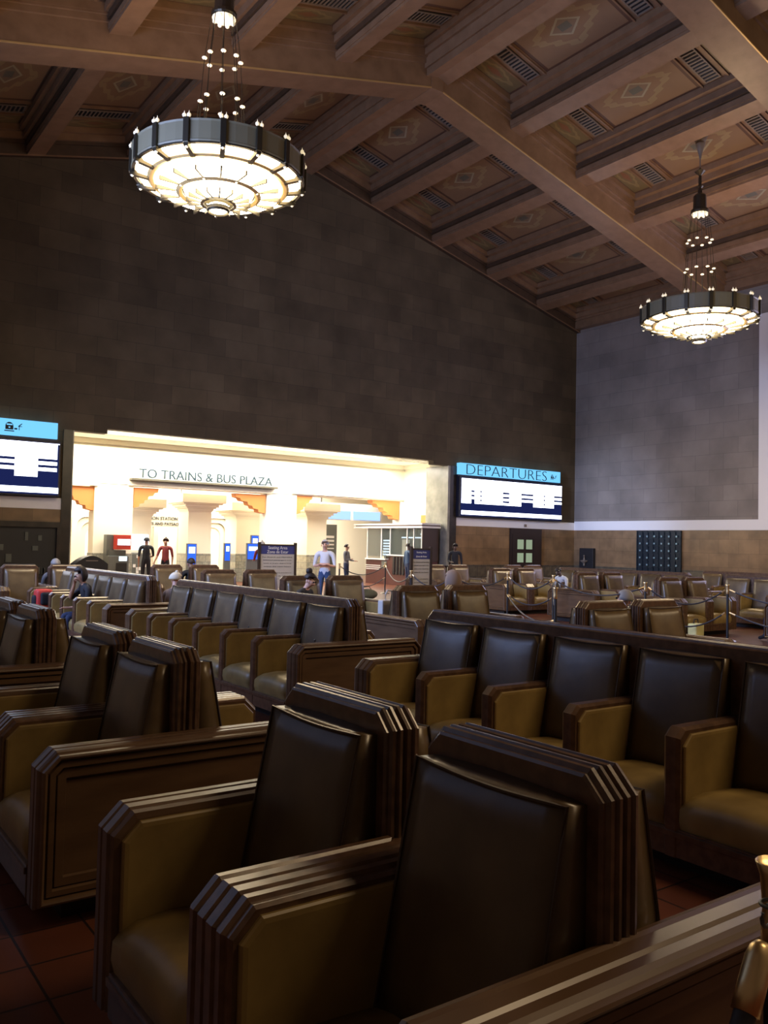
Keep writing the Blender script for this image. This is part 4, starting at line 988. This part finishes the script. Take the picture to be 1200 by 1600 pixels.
    t.scale = (s, s, s); t['_face'] = 0; del t['_face']
    return t, V
D = math.radians
pm, V = person('older person in white polo and jeans standing with folded arms', (11.35, 18.3, 0), D(-42), 'stand', 'light', 'white', 'denim', 'brown', 'white', 'short', arms={'l': 'fold', 'r': 'fold'}, longsleeve=False, s=1.04)
person('person in dark uniform and peaked cap standing with back turned', (10.85, 29.5, 0), D(165), 'stand', 'tan', 'black', 'black', 'black', 'black', 'cap', arms={'l': 'lap', 'r': 'down'}, s=1.03, longsleeve=False)
person('person in dark red shirt and shorts walking before the centre column', (11.6, 29.6, 0), D(-35), 'stand', 'tan', 'red', 'black', 'black', 'brown', 'beanie', arms={'l': 'swing', 'r': 'down'}, s=1.02, longsleeve=False)
pb, _ = person('person with khaki backpack walking away towards the arch', (13.85, 26.5, 0), D(175), 'stand', 'tan', 'red', 'grey', 'brown', 'offwhite', 'beanie', arms={'l': 'lap', 'r': 'lap'}, s=1.0)
bm = bmesh.new(); box(bm, -.17, .17, .10, .36, 1.0, 1.5, bev=.06, seg=3); box(bm, -.12, .12, .34, .42, 1.03, 1.25, bev=.03); o = mesh_obj('backpack', bm, CL['olive'], None, smooth=True); tag(o, 'khaki backpack on the back of the walking person', 'backpack'); o.location = (13.85, 26.5, 0); o.rotation_euler = (0, 0, D(175))
person('person in dark blue jacket standing at the kiosk counter', (20.55, 26.9, 0), D(80), 'stand', 'dark', 'blue', 'navy', 'black', 'dark', 'short', arms={'l': 'lap', 'r': 'down'}, s=1.03)
person('person in black jacket and grey shirt standing by the dark pier', (21.1, 24.7, 0), D(-35), 'stand', 'dark', 'black', 'black', 'black', 'dark', 'short', arms={'l': 'lap', 'r': 'down'}, lean=8, s=1.05)
person('person in grey sweater with dark bag standing by the poster', (18.35, 28.0, 0), D(35), 'stand', 'tan', 'grey', 'navy', 'white', 'dark', 'short', arms={'l': 'fold', 'r': 'lap'}, s=.98)
person('person in black seen half behind the left arch', (9.95, 32.4, 0), D(100), 'stand', 'dark', 'black', 'black', 'black', 'dark', 'short', s=1.0)
person('person in black t-shirt seated leaning face on a hand', (4.3, 14.15, 0), D(-90), 'sit', 'tan', 'black', 'navy', 'black', 'dark', 'long', arms={'l': 'face', 'r': 'lap'}, lean=14, headtilt=6, longsleeve=False, s=.95)
person('person with a dark hair bun bending forward on a cross-set bench', (6.85, 11.8, 0), D(30), 'sit', 'light', 'black', 'black', 'black', 'dark', 'bun', arms={'l': 'reach', 'r': 'lap'}, lean=14, headtilt=12, s=.97)
person('person in cream beanie and tan coat seated with back turned', (5.05, 12.72, 0), D(105), 'sit', 'light', 'tan', 'navy', 'black', 'cream', 'beanie', arms={'l': 'lap', 'r': 'lap'}, lean=12, s=.92)
person('person in a tan hood seated behind a cross-set bench', (8.15, 9.58, 0), D(180), 'sit', 'light', 'tan', 'navy', 'black', 'tan', 'hood', arms={'l': 'lap', 'r': 'lap'}, lean=0, s=1.0)
person('person with short grey hair seated behind the nearest cross-set bench', (7.97, 6.37, 0), D(180), 'sit', 'light', 'grey', 'navy', 'black', 'grey', 'short', arms={'l': 'lap', 'r': 'lap'}, lean=-4, s=.96)
person('dark-haired person barely showing over the bench left of the large notice', (7.85, 18.45, 0), D(180), 'sit', 'tan', 'black', 'navy', 'black', 'dark', 'short', arms={'l': 'lap', 'r': 'lap'}, s=1.0)
person('dark-haired person seated among benches at right edge', (15.9, 8.72, 0), D(180), 'sit', 'tan', 'black', 'navy', 'black', 'dark', 'long', arms={'l': 'lap', 'r': 'lap'}, lean=-4, s=1.0)
person('person in white shirt slumped on the yellow-lit long bench', (18.3, 16.6, 0), D(-90), 'sit', 'dark', 'white', 'navy', 'black', 'dark', 'short', arms={'l': 'lap', 'r': 'lap'}, lean=25, headtilt=10, s=.95)
person('grey-haired head showing between the far left cross-set chairs', (4.72, 17.95, 0), D(180), 'sit', 'light', 'grey', 'navy', 'black', 'grey', 'short', arms={'l': 'lap', 'r': 'lap'}, s=.98)
# bags and small things
t = empty('backpack', (3.92, 15.55, .445)); t.scale = (.8, .8, .85); tag(t, 'red and black backpack on a seat of the far left bench', 'backpack')
bm = bmesh.new(); box(bm, -.20, .15, -.17, .17, 0, .42, bev=.08, seg=3); mesh_obj('bag_body', bm, mat('bright_red', (.60, .04, .03), .6), t, smooth=True)
bm = bmesh.new(); box(bm, -.25, .02, -.12, .12, .04, .30, bev=.06, seg=3); box(bm, -.12, .10, -.23, -.05, .10, .36, bev=.05, seg=3); mesh_obj('black_pocket', bm, CL['black'], t, smooth=True)
t = empty('tote_bag', (6.98, 9.55, .44)); tag(t, 'white tote bag with upright handle near the tan-hooded person', 'bag')
bm = bmesh.new(); box(bm, -.15, .15, -.06, .06, 0, .50, bev=.02); mesh_obj('bag_body', bm, CL['offwhite'], t)
bm = bmesh.new(); tube(bm, [(-.06, 0, .49), (-.06, 0, .58), (-.03, 0, .63), (.03, 0, .63), (.06, 0, .58), (.06, 0, .49)], .014, 8); mesh_obj('handle', bm, CL['offwhite'], t)
t = empty('handbag', (14.75, 10.0, 0)); tag(t, 'bright yellow bag on the floor by the right rope post', 'bag')
bm = bmesh.new(); box(bm, -.14, .14, -.1, .1, 0, .3, bev=.04, seg=3); mesh_obj('bag_body', bm, mat('yellow_bag', (.75, .70, .30), .5), t, smooth=True)
bm = bmesh.new(); tube(bm, [(-.08, 0, .29), (-.05, 0, .38), (.05, 0, .38), (.08, 0, .29)], .01, 8); mesh_obj('handle', bm, CL['black'], t)
t = empty('duffel_bag', (14.9, 21.6, 0)); tag(t, 'olive green duffel bag on the floor before the kiosk ropes', 'bag')
bm = bmesh.new(); ball(bm, (0, 0, .17), .2, (2.2, 1, .85)); mesh_obj('bag_body', bm, CL['olive'], t, smooth=True)
bm = bmesh.new(); tube(bm, [(-.2, 0, .32), (-.1, 0, .42), (.1, 0, .42), (.2, 0, .32)], .012, 8); mesh_obj('handle', bm, CL['olive'], t)
